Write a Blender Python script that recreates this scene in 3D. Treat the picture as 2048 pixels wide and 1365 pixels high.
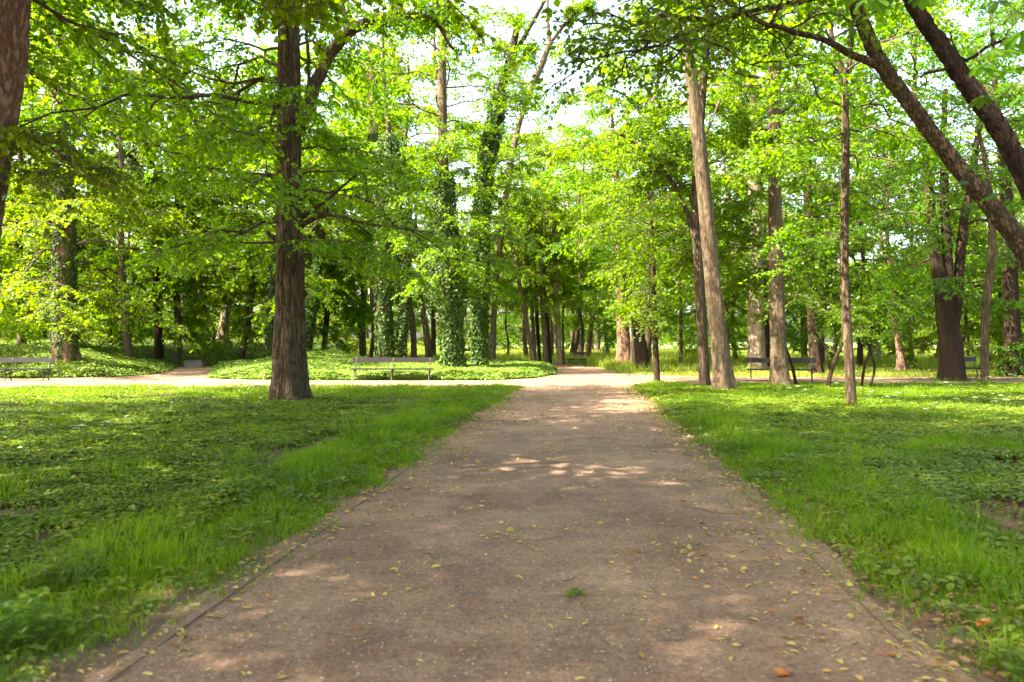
import bpy, math, random
import numpy as np
from mathutils import Vector

# ------------------------------------------------------------------ camera, sky, sun, exposure
for o in list(bpy.data.objects): bpy.data.objects.remove(o)
S = bpy.context.scene
COL = S.collection
H_EYE, F, HOR = 1.55, 1593.0, 682.0          # eye height, focal length in photo pixels, horizon row
cam_d = bpy.data.cameras.new("camera"); cam = bpy.data.objects.new("camera", cam_d); COL.objects.link(cam)
cam.location = (0, 0, H_EYE); cam.rotation_euler = (math.radians(90), 0, 0)
cam_d.sensor_width = 36; cam_d.lens = 28; cam_d.clip_start = .05; cam_d.clip_end = 2000
cam_d.dof.use_dof = True; cam_d.dof.focus_distance = 17; cam_d.dof.aperture_fstop = 2.4
S.camera = cam

SUN_AZ, SUN_EL = math.radians(-110), math.radians(50)     # azimuth from +Y towards +X
sdir = Vector((math.sin(SUN_AZ)*math.cos(SUN_EL), math.cos(SUN_AZ)*math.cos(SUN_EL), math.sin(SUN_EL)))
W = bpy.data.worlds.new("World"); S.world = W; W.use_nodes = True
wn = W.node_tree.nodes; bg = wn["Background"]; sky = wn.new("ShaderNodeTexSky")
sky.sky_type = 'NISHITA'; sky.sun_disc = False; sky.sun_elevation = SUN_EL; sky.sun_rotation = SUN_AZ
sky.dust_density = 4.0; sky.air_density = 1.0; sky.ozone_density = .6
W.node_tree.links.new(sky.outputs[0], bg.inputs[0]); bg.inputs[1].default_value = 0.15
sl = bpy.data.lights.new("sun", 'SUN'); sl.energy = 5.0; sl.angle = math.radians(.5); sl.color = (1, .93, .82)
sun = bpy.data.objects.new("sun", sl); COL.objects.link(sun); sun.location = (-30, 10, 40)
sun.rotation_euler = sdir.to_track_quat('Z', 'Y').to_euler()
S.view_settings.view_transform = 'Standard'; S.view_settings.look = 'None'
S.view_settings.use_white_balance = True; S.view_settings.white_balance_temperature = 7300
S.view_settings.exposure = 2.8; S.view_settings.gamma = 1
S.render.engine = 'CYCLES'
cy = S.cycles
cy.use_denoising = True
cy.max_bounces = 8; cy.diffuse_bounces = 5; cy.glossy_bounces = 2; cy.transmission_bounces = 4; cy.transparent_max_bounces = 4
cy.caustics_reflective = False; cy.caustics_refractive = False
cy.use_adaptive_sampling = True; cy.adaptive_threshold = .02

RNG = np.random.default_rng(7)

# ------------------------------------------------------------------ helpers
def at(px, py, Y): return np.array([(px-1024)/F*Y, Y, H_EYE+(HOR-py)/F*Y])
def gnd(px, py):
    Y = H_EYE*F/(py-HOR); return ((px-1024)/F*Y, Y)
def ss(t):
    t = np.clip(t, 0, 1); return t*t*(3-2*t)
def unit(v): return v/np.maximum(np.linalg.norm(v, axis=-1, keepdims=True), 1e-9)

def vnoise(x, y, scale, seed=0):
    x = np.asarray(x, float)/scale; y = np.asarray(y, float)/scale
    xi = np.floor(x).astype(np.int64); yi = np.floor(y).astype(np.int64)
    fx = ss(x-xi); fy = ss(y-yi)
    def h(a, b):
        n = (a*374761393+b*668265263+seed*144665) & 0x7fffffff
        n = ((n ^ (n >> 13))*1274126177) & 0x7fffffff
        return (n ^ (n >> 16))/0x7fffffff % 1.0
    return (h(xi, yi)*(1-fx)+h(xi+1, yi)*fx)*(1-fy)+(h(xi, yi+1)*(1-fx)+h(xi+1, yi+1)*fx)*fy

def inpoly(x, y, poly):
    x = np.asarray(x); y = np.asarray(y); r = np.zeros(x.shape, bool); n = len(poly)
    for i in range(n):
        (x0, y0), (x1, y1) = poly[i], poly[(i+1) % n]
        if y0 == y1: continue
        c = ((y0 > y) != (y1 > y)) & (x < (x1-x0)*(y-y0)/(y1-y0)+x0)
        r ^= c
    return r
def polydist(x, y, poly):
    d = np.full(np.shape(x), 1e9); n = len(poly)
    for i in range(n):
        a = np.array(poly[i], float); b = np.array(poly[(i+1) % n], float); e = b-a; L = (e@e) or 1
        t = np.clip(((x-a[0])*e[0]+(y-a[1])*e[1])/L, 0, 1)
        d = np.minimum(d, np.hypot(x-a[0]-t*e[0], y-a[1]-t*e[1]))
    return np.where(inpoly(x, y, poly), d, -d)

class MB:
    """collects geometry of ONE mesh"""
    def __init__(s): s.v = []; s.f = []; s.n = 0
    def add(s, v, faces, mat=0, smooth=False):
        s.v.append(np.asarray(v, np.float32).reshape(-1, 3))
        f = np.asarray(faces, np.int64)
        if f.size: s.f.append((f+s.n, mat, smooth))
        s.n += len(s.v[-1])
    def mesh(s, name, mats):
        me = bpy.data.meshes.new(name)
        V = np.concatenate(s.v); me.vertices.add(len(V)); me.vertices.foreach_set("co", V.ravel())
        idx = np.concatenate([f.ravel() for f, _, _ in s.f]).astype(np.int32)
        cnt = np.concatenate([np.full(len(f), f.shape[1], np.int32) for f, _, _ in s.f])
        mi = np.concatenate([np.full(len(f), m, np.int32) for f, m, _ in s.f])
        sm = np.concatenate([np.full(len(f), k, bool) for f, _, k in s.f])
        me.loops.add(len(idx)); me.loops.foreach_set("vertex_index", idx)
        me.polygons.add(len(cnt)); st = np.concatenate([[0], np.cumsum(cnt)[:-1]]).astype(np.int32)
        me.polygons.foreach_set("loop_start", st)
        me.polygons.foreach_set("material_index", mi); me.polygons.foreach_set("use_smooth", sm)
        for m in mats: me.materials.append(m)
        me.update(calc_edges=True)
        return me
    def box(s, c, d, mat=0, rx=0):
        c = np.array(c, float); h = np.array(d, float)/2
        v = np.array([[i, j, k] for i in (-1, 1) for j in (-1, 1) for k in (-1, 1)])*h
        if rx:
            a, b = math.cos(rx), math.sin(rx); v = np.stack([v[:, 0], v[:, 1]*a-v[:, 2]*b, v[:, 1]*b+v[:, 2]*a], 1)
        s.add(v+c, [[0, 1, 3, 2], [4, 6, 7, 5], [0, 4, 5, 1], [2, 3, 7, 6], [0, 2, 6, 4], [1, 5, 7, 3]], mat)

def link(name, me, parent=None, loc=None):
    o = bpy.data.objects.new(name, me); COL.objects.link(o)
    if parent is not None: o.parent = parent
    if loc is not None: o.location = loc
    return o
def tag(o, label=None, cat=None, group=None, kind=None):
    if label: o["label"] = label
    if cat: o["category"] = cat
    if group: o["group"] = group
    if kind: o["kind"] = kind
    return o
def thing(name, loc, label, cat, group=None, rz=0):
    o = bpy.data.objects.new(name, None); COL.objects.link(o); o.location = tuple(float(q) for q in loc); o.rotation_euler = (0, 0, rz)
    o.empty_display_size = .3
    return tag(o, label, cat, group)
def copy_tree(root, loc, rz=0, sc=1.0, label=None, group=None, name=None):
    r = root.copy(); COL.objects.link(r); r.location = loc; r.rotation_euler = (0, 0, rz); r.scale = (sc,)*3
    if label: r["label"] = label
    if group: r["group"] = group
    for ch in list(root.children):
        c = ch.copy(); COL.objects.link(c); c.parent = r
        for g in ch.children:
            d = g.copy(); COL.objects.link(d); d.parent = c
    return r

def tubes(mb, P, R, sides=4, mat=0, smooth=True, cap=False):
    """P (n,k,3) centre lines, R (n,k) radii -> one tube each"""
    P = np.asarray(P, float); R = np.asarray(R, float)
    if P.ndim == 2: P = P[None]; R = R[None]
    n, k, _ = P.shape
    T = np.gradient(P, axis=1); T = unit(T)
    up = np.where(np.abs(T[..., 2:3]) > .9, np.array([1., 0, 0]), np.array([0, 0, 1.]))
    if k > 1:
        m = np.abs(T[..., 2]).mean(1) > .75
        up = np.where(m[:, None, None], np.array([1., 0, 0]), np.array([0, 0, 1.]))*np.ones_like(T)
    A = unit(np.cross(up, T)); B = np.cross(T, A)
    th = np.arange(sides)/sides*2*math.pi
    V = P[:, :, None]+R[:, :, None, None]*(A[:, :, None]*np.cos(th)[None, None, :, None]+B[:, :, None]*np.sin(th)[None, None, :, None])
    V = V.reshape(-1, 3)
    base = (np.arange(n)*k*sides)[:, None, None]+(np.arange(k-1)*sides)[None, :, None]
    j = np.arange(sides)[None, None]; j2 = (j+1) % sides
    fc = np.stack([base+j, base+j2, base+sides+j2, base+sides+j], -1).reshape(-1, 4)
    mb.add(V, fc, mat, smooth)
    if cap:
        o0 = mb.n-len(V)
        for i in range(n):
            for e in (0, k-1):
                ring = o0+i*k*sides+e*sides+np.arange(sides)
                mb.f.append((np.array([ring if e else ring[::-1]]), mat, False))

SH = {  # leaf shapes: (along, across, up) and faces
 'kite': ([(0, 0, 0), (.42, .5, .07), (1, 0, -.06), (.42, -.5, .07)], [[0, 1, 2, 3]]),
 'leaf': ([(0, 0, 0), (.18, .42, .05), (.55, .46, .06), (1, 0, -.1), (.55, -.46, .06), (.18, -.42, .05)], [[0, 1, 2, 3], [0, 3, 4, 5]]),
 'lobed': ([(0, 0, 0), (.1, .5, .05), (.42, .33, .03), (.68, .55, .02), (.7, .2, 0), (1.05, 0, -.1), (.7, -.2, 0), (.68, -.55, .02), (.42, -.33, .03), (.1, -.5, .05)],
           [[0, 1, 2], [0, 8, 9], [0, 2, 8], [2, 3, 4], [2, 4, 6, 8], [6, 7, 8], [4, 5, 6]]),
 'ivy': ([(0, 0, 0), (.12, .5, -.05), (.5, .3, .02), (1, 0, -.12), (.5, -.3, .02), (.12, -.5, -.05)], [[0, 1, 2, 3], [0, 3, 4, 5]]),
 'blade': ([(0, -.5, 0), (0, .5, 0), (.5, .42, .06), (.5, -.42, .06), (1, 0, .32)], [[0, 1, 2, 3], [3, 2, 4, 4]]),
 'chest': ([(0, 0, 0), (.35, .22, .03), (.72, .5, .0), (.9, .3, -.05), (1, 0, -.12), (.9, -.3, -.05), (.72, -.5, 0), (.35, -.22, .03)], [[0, 1, 2, 3], [0, 3, 4, 4], [0, 4, 5, 5], [0, 5, 6, 7]]),
}
def leaves(mb, P, T, N, L, Wd, shape='kite', mat=0):
    P = np.asarray(P, float); n = len(P)
    if n == 0: return
    T = unit(T); B = unit(np.cross(N, T)); N = np.cross(T, B)
    pts, faces = SH[shape]; pts = np.array(pts)
    L = np.broadcast_to(L, (n,)); Wd = np.broadcast_to(Wd, (n,))
    V = P[:, None]+T[:, None]*(L[:, None]*pts[None, :, 0])[..., None]+B[:, None]*(Wd[:, None]*pts[None, :, 1])[..., None]+N[:, None]*(L[:, None]*pts[None, :, 2])[..., None]
    k = len(pts); off = (np.arange(n)*k)[:, None]
    n0 = mb.n; mb.v.append(V.reshape(-1, 3).astype(np.float32)); mb.n += n*k
    for f in faces:
        g = []
        for q in f:
            if q not in g: g.append(q)
        mb.f.append((off+np.array(g)[None]+n0, mat, False))

# ------------------------------------------------------------------ materials
def mat(name):
    m = bpy.data.materials.new(name); m.use_nodes = True; nt = m.node_tree
    return m, nt, nt.nodes["Principled BSDF"]
def ramp(nt, fac, stops):
    r = nt.nodes.new("ShaderNodeValToRGB"); e = r.color_ramp.elements
    e[0].position, e[0].color = stops[0][0], (*stops[0][1], 1); e[1].position, e[1].color = stops[-1][0], (*stops[-1][1], 1)
    for p, c in stops[1:-1]:
        q = e.new(p); q.color = (*c, 1)
    nt.links.new(fac, r.inputs[0]); return r.outputs[0]
def noise(nt, vec, scale, detail=3, rough=.55, dim='3D'):
    n = nt.nodes.new("ShaderNodeTexNoise"); n.inputs["Scale"].default_value = scale; n.inputs["Detail"].default_value = detail
    n.inputs["Roughness"].default_value = rough; nt.links.new(vec, n.inputs["Vector"]); return n.outputs["Fac"]
def mixc(nt, fac, a, b, mode='MIX'):
    m = nt.nodes.new("ShaderNodeMix"); m.data_type = 'RGBA'; m.blend_type = mode
    for s_, v in ((m.inputs[0], fac), (m.inputs[6], a), (m.inputs[7], b)):
        if isinstance(v, (int, float)): s_.default_value = v
        elif isinstance(v, tuple): s_.default_value = (*v, 1)
        else: nt.links.new(v, s_)
    return m.outputs[2]
def texc(nt, out="Object", scale=(1, 1, 1)):
    t = nt.nodes.new("ShaderNodeTexCoord"); mp = nt.nodes.new("ShaderNodeMapping"); mp.inputs["Scale"].default_value = scale
    nt.links.new(t.outputs[out], mp.inputs[0]); return mp.outputs[0]
def wpos(nt, scale=(1, 1, 1)):
    t = nt.nodes.new("ShaderNodeNewGeometry"); mp = nt.nodes.new("ShaderNodeMapping"); mp.inputs["Scale"].default_value = scale
    nt.links.new(t.outputs["Position"], mp.inputs[0]); return mp.outputs[0]
def bump(nt, b, h, strength, dist):
    n = nt.nodes.new("ShaderNodeBump"); n.inputs["Strength"].default_value = strength; n.inputs["Distance"].default_value = dist
    nt.links.new(h, n.inputs["Height"]); nt.links.new(n.outputs[0], b.inputs["Normal"])

def leafmat(name, c0, c1, c2, trans=.5, tcol=(1.5, 1.25, .5), rough=.42, spec=.4, patch=0):
    m, nt, b = mat(name)
    g = nt.nodes.new("ShaderNodeNewGeometry")
    oi = nt.nodes.new("ShaderNodeObjectInfo")
    col = ramp(nt, g.outputs["Random Per Island"], [(0, c0), (.55, c1), (1, c2)])
    # whole-tree colour difference
    hs = nt.nodes.new("ShaderNodeHueSaturation"); mr = nt.nodes.new("ShaderNodeMapRange")
    mr.inputs[3].default_value = .78; mr.inputs[4].default_value = 1.22
    nt.links.new(oi.outputs["Random"], mr.inputs[0]); nt.links.new(mr.outputs[0], hs.inputs["Value"])
    mh = nt.nodes.new("ShaderNodeMapRange"); mh.inputs[3].default_value = .488; mh.inputs[4].default_value = .508
    nt.links.new(oi.outputs["Random"], mh.inputs[0]); nt.links.new(mh.outputs[0], hs.inputs["Hue"])
    nt.links.new(col, hs.inputs["Color"]); col = hs.outputs[0]
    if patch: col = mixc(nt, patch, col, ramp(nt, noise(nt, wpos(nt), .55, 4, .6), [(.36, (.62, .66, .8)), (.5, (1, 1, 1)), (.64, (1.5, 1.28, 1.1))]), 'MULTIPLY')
    nt.links.new(col, b.inputs["Base Color"]); b.inputs["Roughness"].default_value = rough; b.inputs["Specular IOR Level"].default_value = spec
    tr = nt.nodes.new("ShaderNodeBsdfTranslucent")
    nt.links.new(mixc(nt, 1.0, col, tcol, 'MULTIPLY'), tr.inputs[0])
    mx = nt.nodes.new("ShaderNodeMixShader"); mx.inputs[0].default_value = trans
    nt.links.new(b.outputs[0], mx.inputs[1]); nt.links.new(tr.outputs[0], mx.inputs[2])
    nt.links.new(mx.outputs[0], nt.nodes["Material Output"].inputs[0])
    return m
M = {}
M['leaf'] = leafmat("leaf_linden", (.042, .105, .003), (.075, .162, .004), (.112, .212, .006), .6, (2.75, 2.45, .3))
M['leaf_y'] = leafmat("leaf_maple", (.063, .135, .003), (.104, .19, .005), (.15, .25, .008), .6, (2.65, 2.3, .3))
M['leaf_d'] = leafmat("leaf_hornbeam", (.03, .084, .003), (.05, .13, .004), (.082, .17, .006), .56, (2.6, 2.5, .3))
M['chest'] = leafmat("leaf_chestnut", (.03, .09, .012), (.05, .13, .018), (.08, .17, .02), .5, (1.6, 1.7, .6), .35)
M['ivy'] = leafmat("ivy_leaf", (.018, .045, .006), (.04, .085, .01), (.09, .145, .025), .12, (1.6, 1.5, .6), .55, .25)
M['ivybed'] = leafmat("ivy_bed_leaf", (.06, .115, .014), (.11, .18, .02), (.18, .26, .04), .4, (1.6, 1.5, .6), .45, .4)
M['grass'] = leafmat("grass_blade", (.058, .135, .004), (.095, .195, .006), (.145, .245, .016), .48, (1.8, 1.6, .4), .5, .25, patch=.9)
M['meadow'] = leafmat("meadow_blade", (.12, .2, .015), (.22, .31, .03), (.38, .42, .10), .5, (1.4, 1.3, .6), .5)
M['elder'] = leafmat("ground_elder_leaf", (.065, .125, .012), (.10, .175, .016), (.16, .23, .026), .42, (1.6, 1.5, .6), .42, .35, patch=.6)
M['litter'] = leafmat("fallen_leaf", (.36, .36, .09), (.42, .33, .12), (.26, .10, .03), .25, (1.2, 1.1, .7), .6, .2)

def bark(name, dark, light, moss=(.05, .075, .02), mossamt=.15, vs=9.0, zs=1.1, bd=.03, rough=.9):
    m, nt, b = mat(name)
    v = texc(nt, "Object", (vs, vs, zs)); v2 = texc(nt, "Object", (1, 1, 1))
    n1 = noise(nt, v, 1.6, 5, .6)
    nr = noise(nt, v, .75, 6, .62)
    sb = nt.nodes.new("ShaderNodeMath"); sb.operation = 'SUBTRACT'; sb.inputs[1].default_value = .5; nt.links.new(nr, sb.inputs[0])
    ab = nt.nodes.new("ShaderNodeMath"); ab.operation = 'ABSOLUTE'; nt.links.new(sb.outputs[0], ab.inputs[0])
    vr = nt.nodes.new("ShaderNodeMapRange"); vr.inputs[2].default_value = .09; nt.links.new(ab.outputs[0], vr.inputs[0])
    mul = nt.nodes.new("ShaderNodeMath"); mul.operation = 'MULTIPLY_ADD'; mul.inputs[1].default_value = .55; nt.links.new(vr.outputs[0], mul.inputs[0])
    n1m = nt.nodes.new("ShaderNodeMath"); n1m.operation = 'MULTIPLY'; n1m.inputs[1].default_value = .45; nt.links.new(n1, n1m.inputs[0]); nt.links.new(n1m.outputs[0], mul.inputs[2])
    c = ramp(nt, mul.outputs[0], [(.15, dark), (.78, light)])
    big = noise(nt, v2, 1.3, 4, .6)
    f = ramp(nt, big, [(.48, (0, 0, 0)), (.7, (mossamt*3,)*3)])
    c = mixc(nt, f, c, moss)
    fine = noise(nt, v2, 26, 3, .6); c = mixc(nt, .35, c, ramp(nt, fine, [(.3, (.25,)*3), (.7, (1.0,)*3)]), 'MULTIPLY')
    nt.links.new(c, b.inputs["Base Color"]); b.inputs["Roughness"].default_value = rough; b.inputs["Specular IOR Level"].default_value = .2
    ad = nt.nodes.new("ShaderNodeMath"); ad.operation = 'ADD'; nt.links.new(mul.outputs[0], ad.inputs[0]); 
    m2 = nt.nodes.new("ShaderNodeMath"); m2.operation = 'MULTIPLY'; m2.inputs[1].default_value = .25; nt.links.new(fine, m2.inputs[0]); nt.links.new(m2.outputs[0], ad.inputs[1])
    bump(nt, b, ad.outputs[0], 1.0, bd)
    return m
M['bark'] = bark("bark_brown", (.042, .028, .018), (.15, .105, .066), vs=15, zs=2.0, bd=.05)
M['bark_grey'] = bark("bark_grey", (.055, .038, .025), (.165, .118, .077), vs=16, zs=3.5, bd=.012, mossamt=.1)
M['bark_red'] = bark("bark_reddish", (.10, .05, .032), (.28, .165, .115), vs=15, zs=5, bd=.03, mossamt=.05)
M['bark_dark'] = bark("bark_dark", (.02, .012, .008), (.06, .035, .022), vs=22, zs=7, bd=.03, mossamt=.1)
M['bark_black'] = bark("bark_blackish", (.010, .006, .005), (.04, .022, .015), vs=22, zs=7, bd=.03, mossamt=.05)
M['bark_plate'] = bark("bark_scaly", (.03, .02, .013), (.17, .115, .075), vs=24, zs=9, bd=.03, mossamt=.15)
M['bark_pale'] = bark("bark_pale", (.18, .13, .095), (.4, .31, .24), vs=9, zs=1.8, bd=.02, mossamt=.1)
M['twig'] = bark("twig_bark", (.035, .026, .018), (.12, .09, .06), vs=8, zs=8, bd=.003, mossamt=.1)

def groundmat():
    m, nt, b = mat("soil"); p = wpos(nt)
    c = ramp(nt, noise(nt, p, 1.1, 5, .6), [(.3, (.12, .074, .046)), (.52, (.155, .098, .062)), (.7, (.085, .054, .034))])
    far = ramp(nt, noise(nt, p, .35, 4), [(.3, (.08, .13, .02)), (.7, (.15, .2, .045))])
    sx = nt.nodes.new("ShaderNodeSeparateXYZ"); nt.links.new(p, sx.inputs[0])
    mr = nt.nodes.new("ShaderNodeMapRange"); mr.inputs[1].default_value = 32; mr.inputs[2].default_value = 48; nt.links.new(sx.outputs[1], mr.inputs[0])
    c = mixc(nt, mr.outputs[0], c, far)
    c = mixc(nt, .6, c, ramp(nt, noise(nt, p, 40, 3, .7), [(.3, (.35,)*3), (.7, (1.2,)*3)]), 'MULTIPLY')
    nt.links.new(c, b.inputs["Base Color"]); b.inputs["Roughness"].default_value = .95; bump(nt, b, noise(nt, p, 30, 4, .7), .8, .02)
    return m
M['soil'] = groundmat()
def pathmat():
    m, nt, b = mat("path_gravel"); p = wpos(nt)
    c = ramp(nt, noise(nt, p, .55, 5, .62), [(.3, (.12, .073, .051)), (.48, (.2, .13, .09)), (.72, (.30, .205, .143))])
    st = wpos(nt, (1.6, .35, 1)); c = mixc(nt, .5, c, ramp(nt, noise(nt, st, 1.3, 4), [(.3, (.72, .70, .68)), (.7, (1.15, 1.13, 1.1))]), 'MULTIPLY')
    c = mixc(nt, .75, c, ramp(nt, noise(nt, p, 55, 4, .75), [(.28, (.42, .4, .38)), (.5, (.95, .93, .92)), (.75, (1.5, 1.48, 1.45))]), 'MULTIPLY')
    c = mixc(nt, .8, c, ramp(nt, noise(nt, p, 22, 5, .8), [(.32, (.5, .47, .45)), (.5, (1, 1, 1)), (.7, (1.45, 1.42, 1.38))]), 'MULTIPLY')
    c = mixc(nt, .6, c, ramp(nt, noise(nt, p, 3.2, 6, .7), [(.35, (.66, .63, .62)), (.6, (1.15, 1.14, 1.12))]), 'MULTIPLY')
    vo = nt.nodes.new("ShaderNodeTexVoronoi"); vo.inputs["Scale"].default_value = 38; nt.links.new(p, vo.inputs["Vector"])
    pe = ramp(nt, vo.outputs["Distance"], [(.16, (1, 1, 1)), (.3, (0, 0, 0))])
    hs = nt.nodes.new("ShaderNodeSeparateColor"); nt.links.new(vo.outputs["Color"], hs.inputs[0])
    sel = ramp(nt, hs.outputs[0], [(.72, (0, 0, 0)), (.78, (1, 1, 1))])
    fac = mixc(nt, 1.0, pe, sel, 'MULTIPLY')
    c = mixc(nt, fac, c, ramp(nt, hs.outputs[1], [(0, (.16, .13, .11)), (.6, (.4, .33, .27)), (1, (.55, .48, .42))]))
    nt.links.new(c, b.inputs["Base Color"]); b.inputs["Roughness"].default_value = .92; b.inputs["Specular IOR Level"].default_value = .25
    n = noise(nt, p, 60, 4, .75); n2 = noise(nt, p, 4, 3)
    ad = nt.nodes.new("ShaderNodeMath"); ad.operation = 'MULTIPLY_ADD'; ad.inputs[1].default_value = 4; nt.links.new(n2, ad.inputs[0]); nt.links.new(n, ad.inputs[2])
    bump(nt, b, ad.outputs[0], .9, .012)
    return m
M['path'] = pathmat()
def simple(name, c, rough=.6, spec=.4, var=.25, sc=20, metal=0, stretch=(1, 1, 1)):
    m, nt, b = mat(name); p = texc(nt, "Object", stretch)
    d = tuple(q*(1-var) for q in c); e = tuple(min(1, q*(1+var)) for q in c)
    nt.links.new(ramp(nt, noise(nt, p, sc, 4, .65), [(.3, d), (.7, e)]), b.inputs["Base Color"])
    b.inputs["Roughness"].default_value = rough; b.inputs["Specular IOR Level"].default_value = spec; b.inputs["Metallic"].default_value = metal
    bump(nt, b, noise(nt, p, sc*2, 3), .3, .004); return m
M['wood'] = simple("bench_wood", (.014, .013, .012), .65, .2, .35, 6, stretch=(.5, 6, 6))  # darker than real wood: partial shade on the benches is put into this colour
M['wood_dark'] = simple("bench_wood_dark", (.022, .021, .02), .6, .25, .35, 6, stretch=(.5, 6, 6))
M['iron'] = simple("cast_iron", (.035, .04, .035), .5, .4, .3)
M['iron_rust'] = simple("cast_iron_weathered", (.075, .06, .045), .7, .3, .3)
M['edging'] = simple("edging_metal", (.13, .09, .065), .7, .3, .4, 12)
M['concrete'] = simple("concrete", (.2, .18, .165), .85, .2, .2, 8)
M['pebble'] = simple("pebble_stone", (.15, .115, .09), .75, .3, .45, 9)
M['white'] = simple("flower_white", (.72, .76, .62), .6, .2, .1, 40)
M['stem'] = simple("flower_stem", (.10, .2, .04), .6, .2, .2, 10)
M['clover'] = M['elder']

# ------------------------------------------------------------------ ground plan
LN, LF = (-1.80, 3.6), (.35, 26.5)           # path edges, near and far
RN, RF = (1.94, 3.6), (3.93, 26.5)
def line(a, b, Y): return a[0]+(b[0]-a[0])*(Y-a[1])/(b[1]-a[1])
BED_A = [(-60, 33.2), (-24, 33.0), (-20, 32.9), (-17.2, 34.2), (-16.9, 36.5), (-17.3, 40), (-20.2, 47.5), (-20.5, 49.3), (-17.3, 49.3), (-14, 56), (-14, 75), (-60, 75)]
BED_B = [(-12.6, 33.2), (-10.5, 31.9), (-8, 31.5), (-4, 31.4), (-.6, 31.6), (.9, 33.4), (1.9, 37), (2.4, 43), (2.2, 48), (.6, 53), (-3, 51), (-8, 51), (-14, 54), (-17.2, 49.1), (-17.7, 47.5), (-14.9, 39.5), (-13.5, 36)]
P_MAIN = [(line(LN, LF, -6)-.15, -6), (line(LN, LF, 3.6)-.15, 3.6), (LF[0]-.12, LF[1]), (LF[0]-.1, 27.0), (-30, 25.4), (-60, 25), (-60, 33.4), (-24, 33.2), (-20, 33.1), (-17, 34.4), (-16.5, 36.5),
          (-17.1, 40), (-20.0, 47.5), (-20.2, 49), (-17.7, 49), (-17.9, 47.5), (-15.1, 39.5), (-13.7, 36), (-12.8, 33.0), (-10.5, 31.7), (-8, 31.3), (-4, 31.2), (-.5, 31.4), (1.1, 33.3),
          (2.1, 37), (2.6, 43), (2.4, 48), (.8, 53.3), (-2, 57), (2, 58), (4.6, 52), (5.0, 46), (4.9, 42), (5.3, 38.0), (6.6, 35.6), (9, 34.0), (14, 33.9), (60, 36), (60, 33.8), (14, 32.2), (8, 30.9), (5.2, 29.2), (4.1, 27), (RF[0]+.1, RF[1]),
          (line(RN, RF, 3.6)+.15, 3.6), (line(RN, RF, -6)+.15, -6)]
P_BACK = [(8, 41.5), (13, 42.2), (60, 46), (60, 44.6), (13, 41.2), (8, 40.6)]

def terrain(x, y):
    x = np.asarray(x, float); y = np.asarray(y, float)
    a = ss(polydist(x, y, BED_A)/6)*1.05
    b = ss(polydist(x, y, BED_B)/8)*(.12+.75*ss((-x-6.5)/5))
    c = 1.25*ss((y-62)/8)*ss((-x-8)/8)
    return np.maximum(np.maximum(a, b), c)+.02*vnoise(x, y, 3, 5)-.02

def build_ground():
    xs = np.concatenate([[-900, -300, -120], np.arange(-64, 64.1, .8), [120, 300, 900]])
    ys = np.concatenate([[-200, -40, -10], np.arange(-4, 110, .8), [130, 200, 500, 1200]])
    X, Y = np.meshgrid(xs, ys); Z = terrain(X, Y)
    pd = polydist(X, Y, P_MAIN); Z = np.where(pd > -.9, np.minimum(Z, -.012), Z)
    V = np.stack([X, Y, Z], -1).reshape(-1, 3); nx, ny = len(xs), len(ys)
    i = np.arange(nx-1)[None]+(np.arange(ny-1)*nx)[:, None]; f = np.stack([i, i+1, i+1+nx, i+nx], -1).reshape(-1, 4)
    mb = MB(); mb.add(V, f, 0, True); tag(link("ground", mb.mesh("ground", [M['soil']])), kind="structure")
build_ground()

def flat_poly(name, poly, z, m, cell=.45, jit=.12):
    # resample the outline with a ragged edge, fill as one sheet
    pts = []
    n = len(poly)
    for i in range(n):
        a = np.array(poly[i], float); b = np.array(poly[(i+1) % n], float); L = np.linalg.norm(b-a); k = max(1, int(min(L, 60)/cell))
        for j in range(k):
            p = a+(b-a)*j/k; d = (b-a)/max(L, 1e-6); nn = np.array([-d[1], d[0]])
            o = (vnoise(p[0]*1.0, p[1]*1.0, .6, 3)-.5)*2*jit; pts.append(p+nn*o)
    import bmesh
    bm = bmesh.new(); vs = [bm.verts.new((p[0], p[1], z)) for p in pts]
    bm.faces.new(vs); bmesh.ops.triangulate(bm, faces=bm.faces[:]); bmesh.ops.recalc_face_normals(bm, faces=bm.faces[:])
    me = bpy.data.meshes.new(name); bm.to_mesh(me); bm.free(); me.materials.append(m)
    if me.polygons[0].normal.z < 0: me.flip_normals()
    return tag(link(name, me), kind="structure")
flat_poly("path", P_MAIN, .004, M['path'])
flat_poly("side_path", P_BACK, .006, M['path'])

# thin metal edging along both sides of the path
for s, (a, b, seg) in enumerate([(LN, LF, [(2.0, 10.2), (10.9, 12.2)]), (RN, RF, [(2.0, 6.2), (7.0, 11.5)])]):
    for y0, y1 in seg:
        ys = np.arange(y0, y1, .25); x = line(a, b, ys)+(-.02 if s == 0 else .02)+(vnoise(ys, ys, .9, 9)-.5)*.07
        mb = MB(); hgt = .004+.014*vnoise(ys, ys, .5, 4)
        prof = [(-.004, -.03), (-.004, 1), (.004, 1), (.004, -.03)]
        V = np.stack([np.stack([x+u, ys, np.where(w > 0, hgt, w)*np.ones_like(ys)], -1) for u, w in prof], 1)
        k = len(ys); f = [[i*4+j, i*4+(j+1) % 4, (i+1)*4+(j+1) % 4, (i+1)*4+j] for i in range(k-1) for j in range(4)]
        f += [[0, 1, 2, 3], [(k-1)*4+3, (k-1)*4+2, (k-1)*4+1, (k-1)*4]]
        mb.add(V.reshape(-1, 3), f); o = link("path_edging", mb.mesh("path_edging", [M['edging']]))
        lab = {(0, 0): "long rusty metal edging strip bordering the left side of the path in the foreground", (0, 1): "short farther piece of rusty edging on the left side of the path",
               (1, 0): "rusty metal edging strip in the near right corner of the path", (1, 1): "half buried edging strip on the right of the path, under the grass"}[(s, seg.index((y0, y1)))]
        tag(o, lab, "edging", "edging strips along the path")

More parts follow.
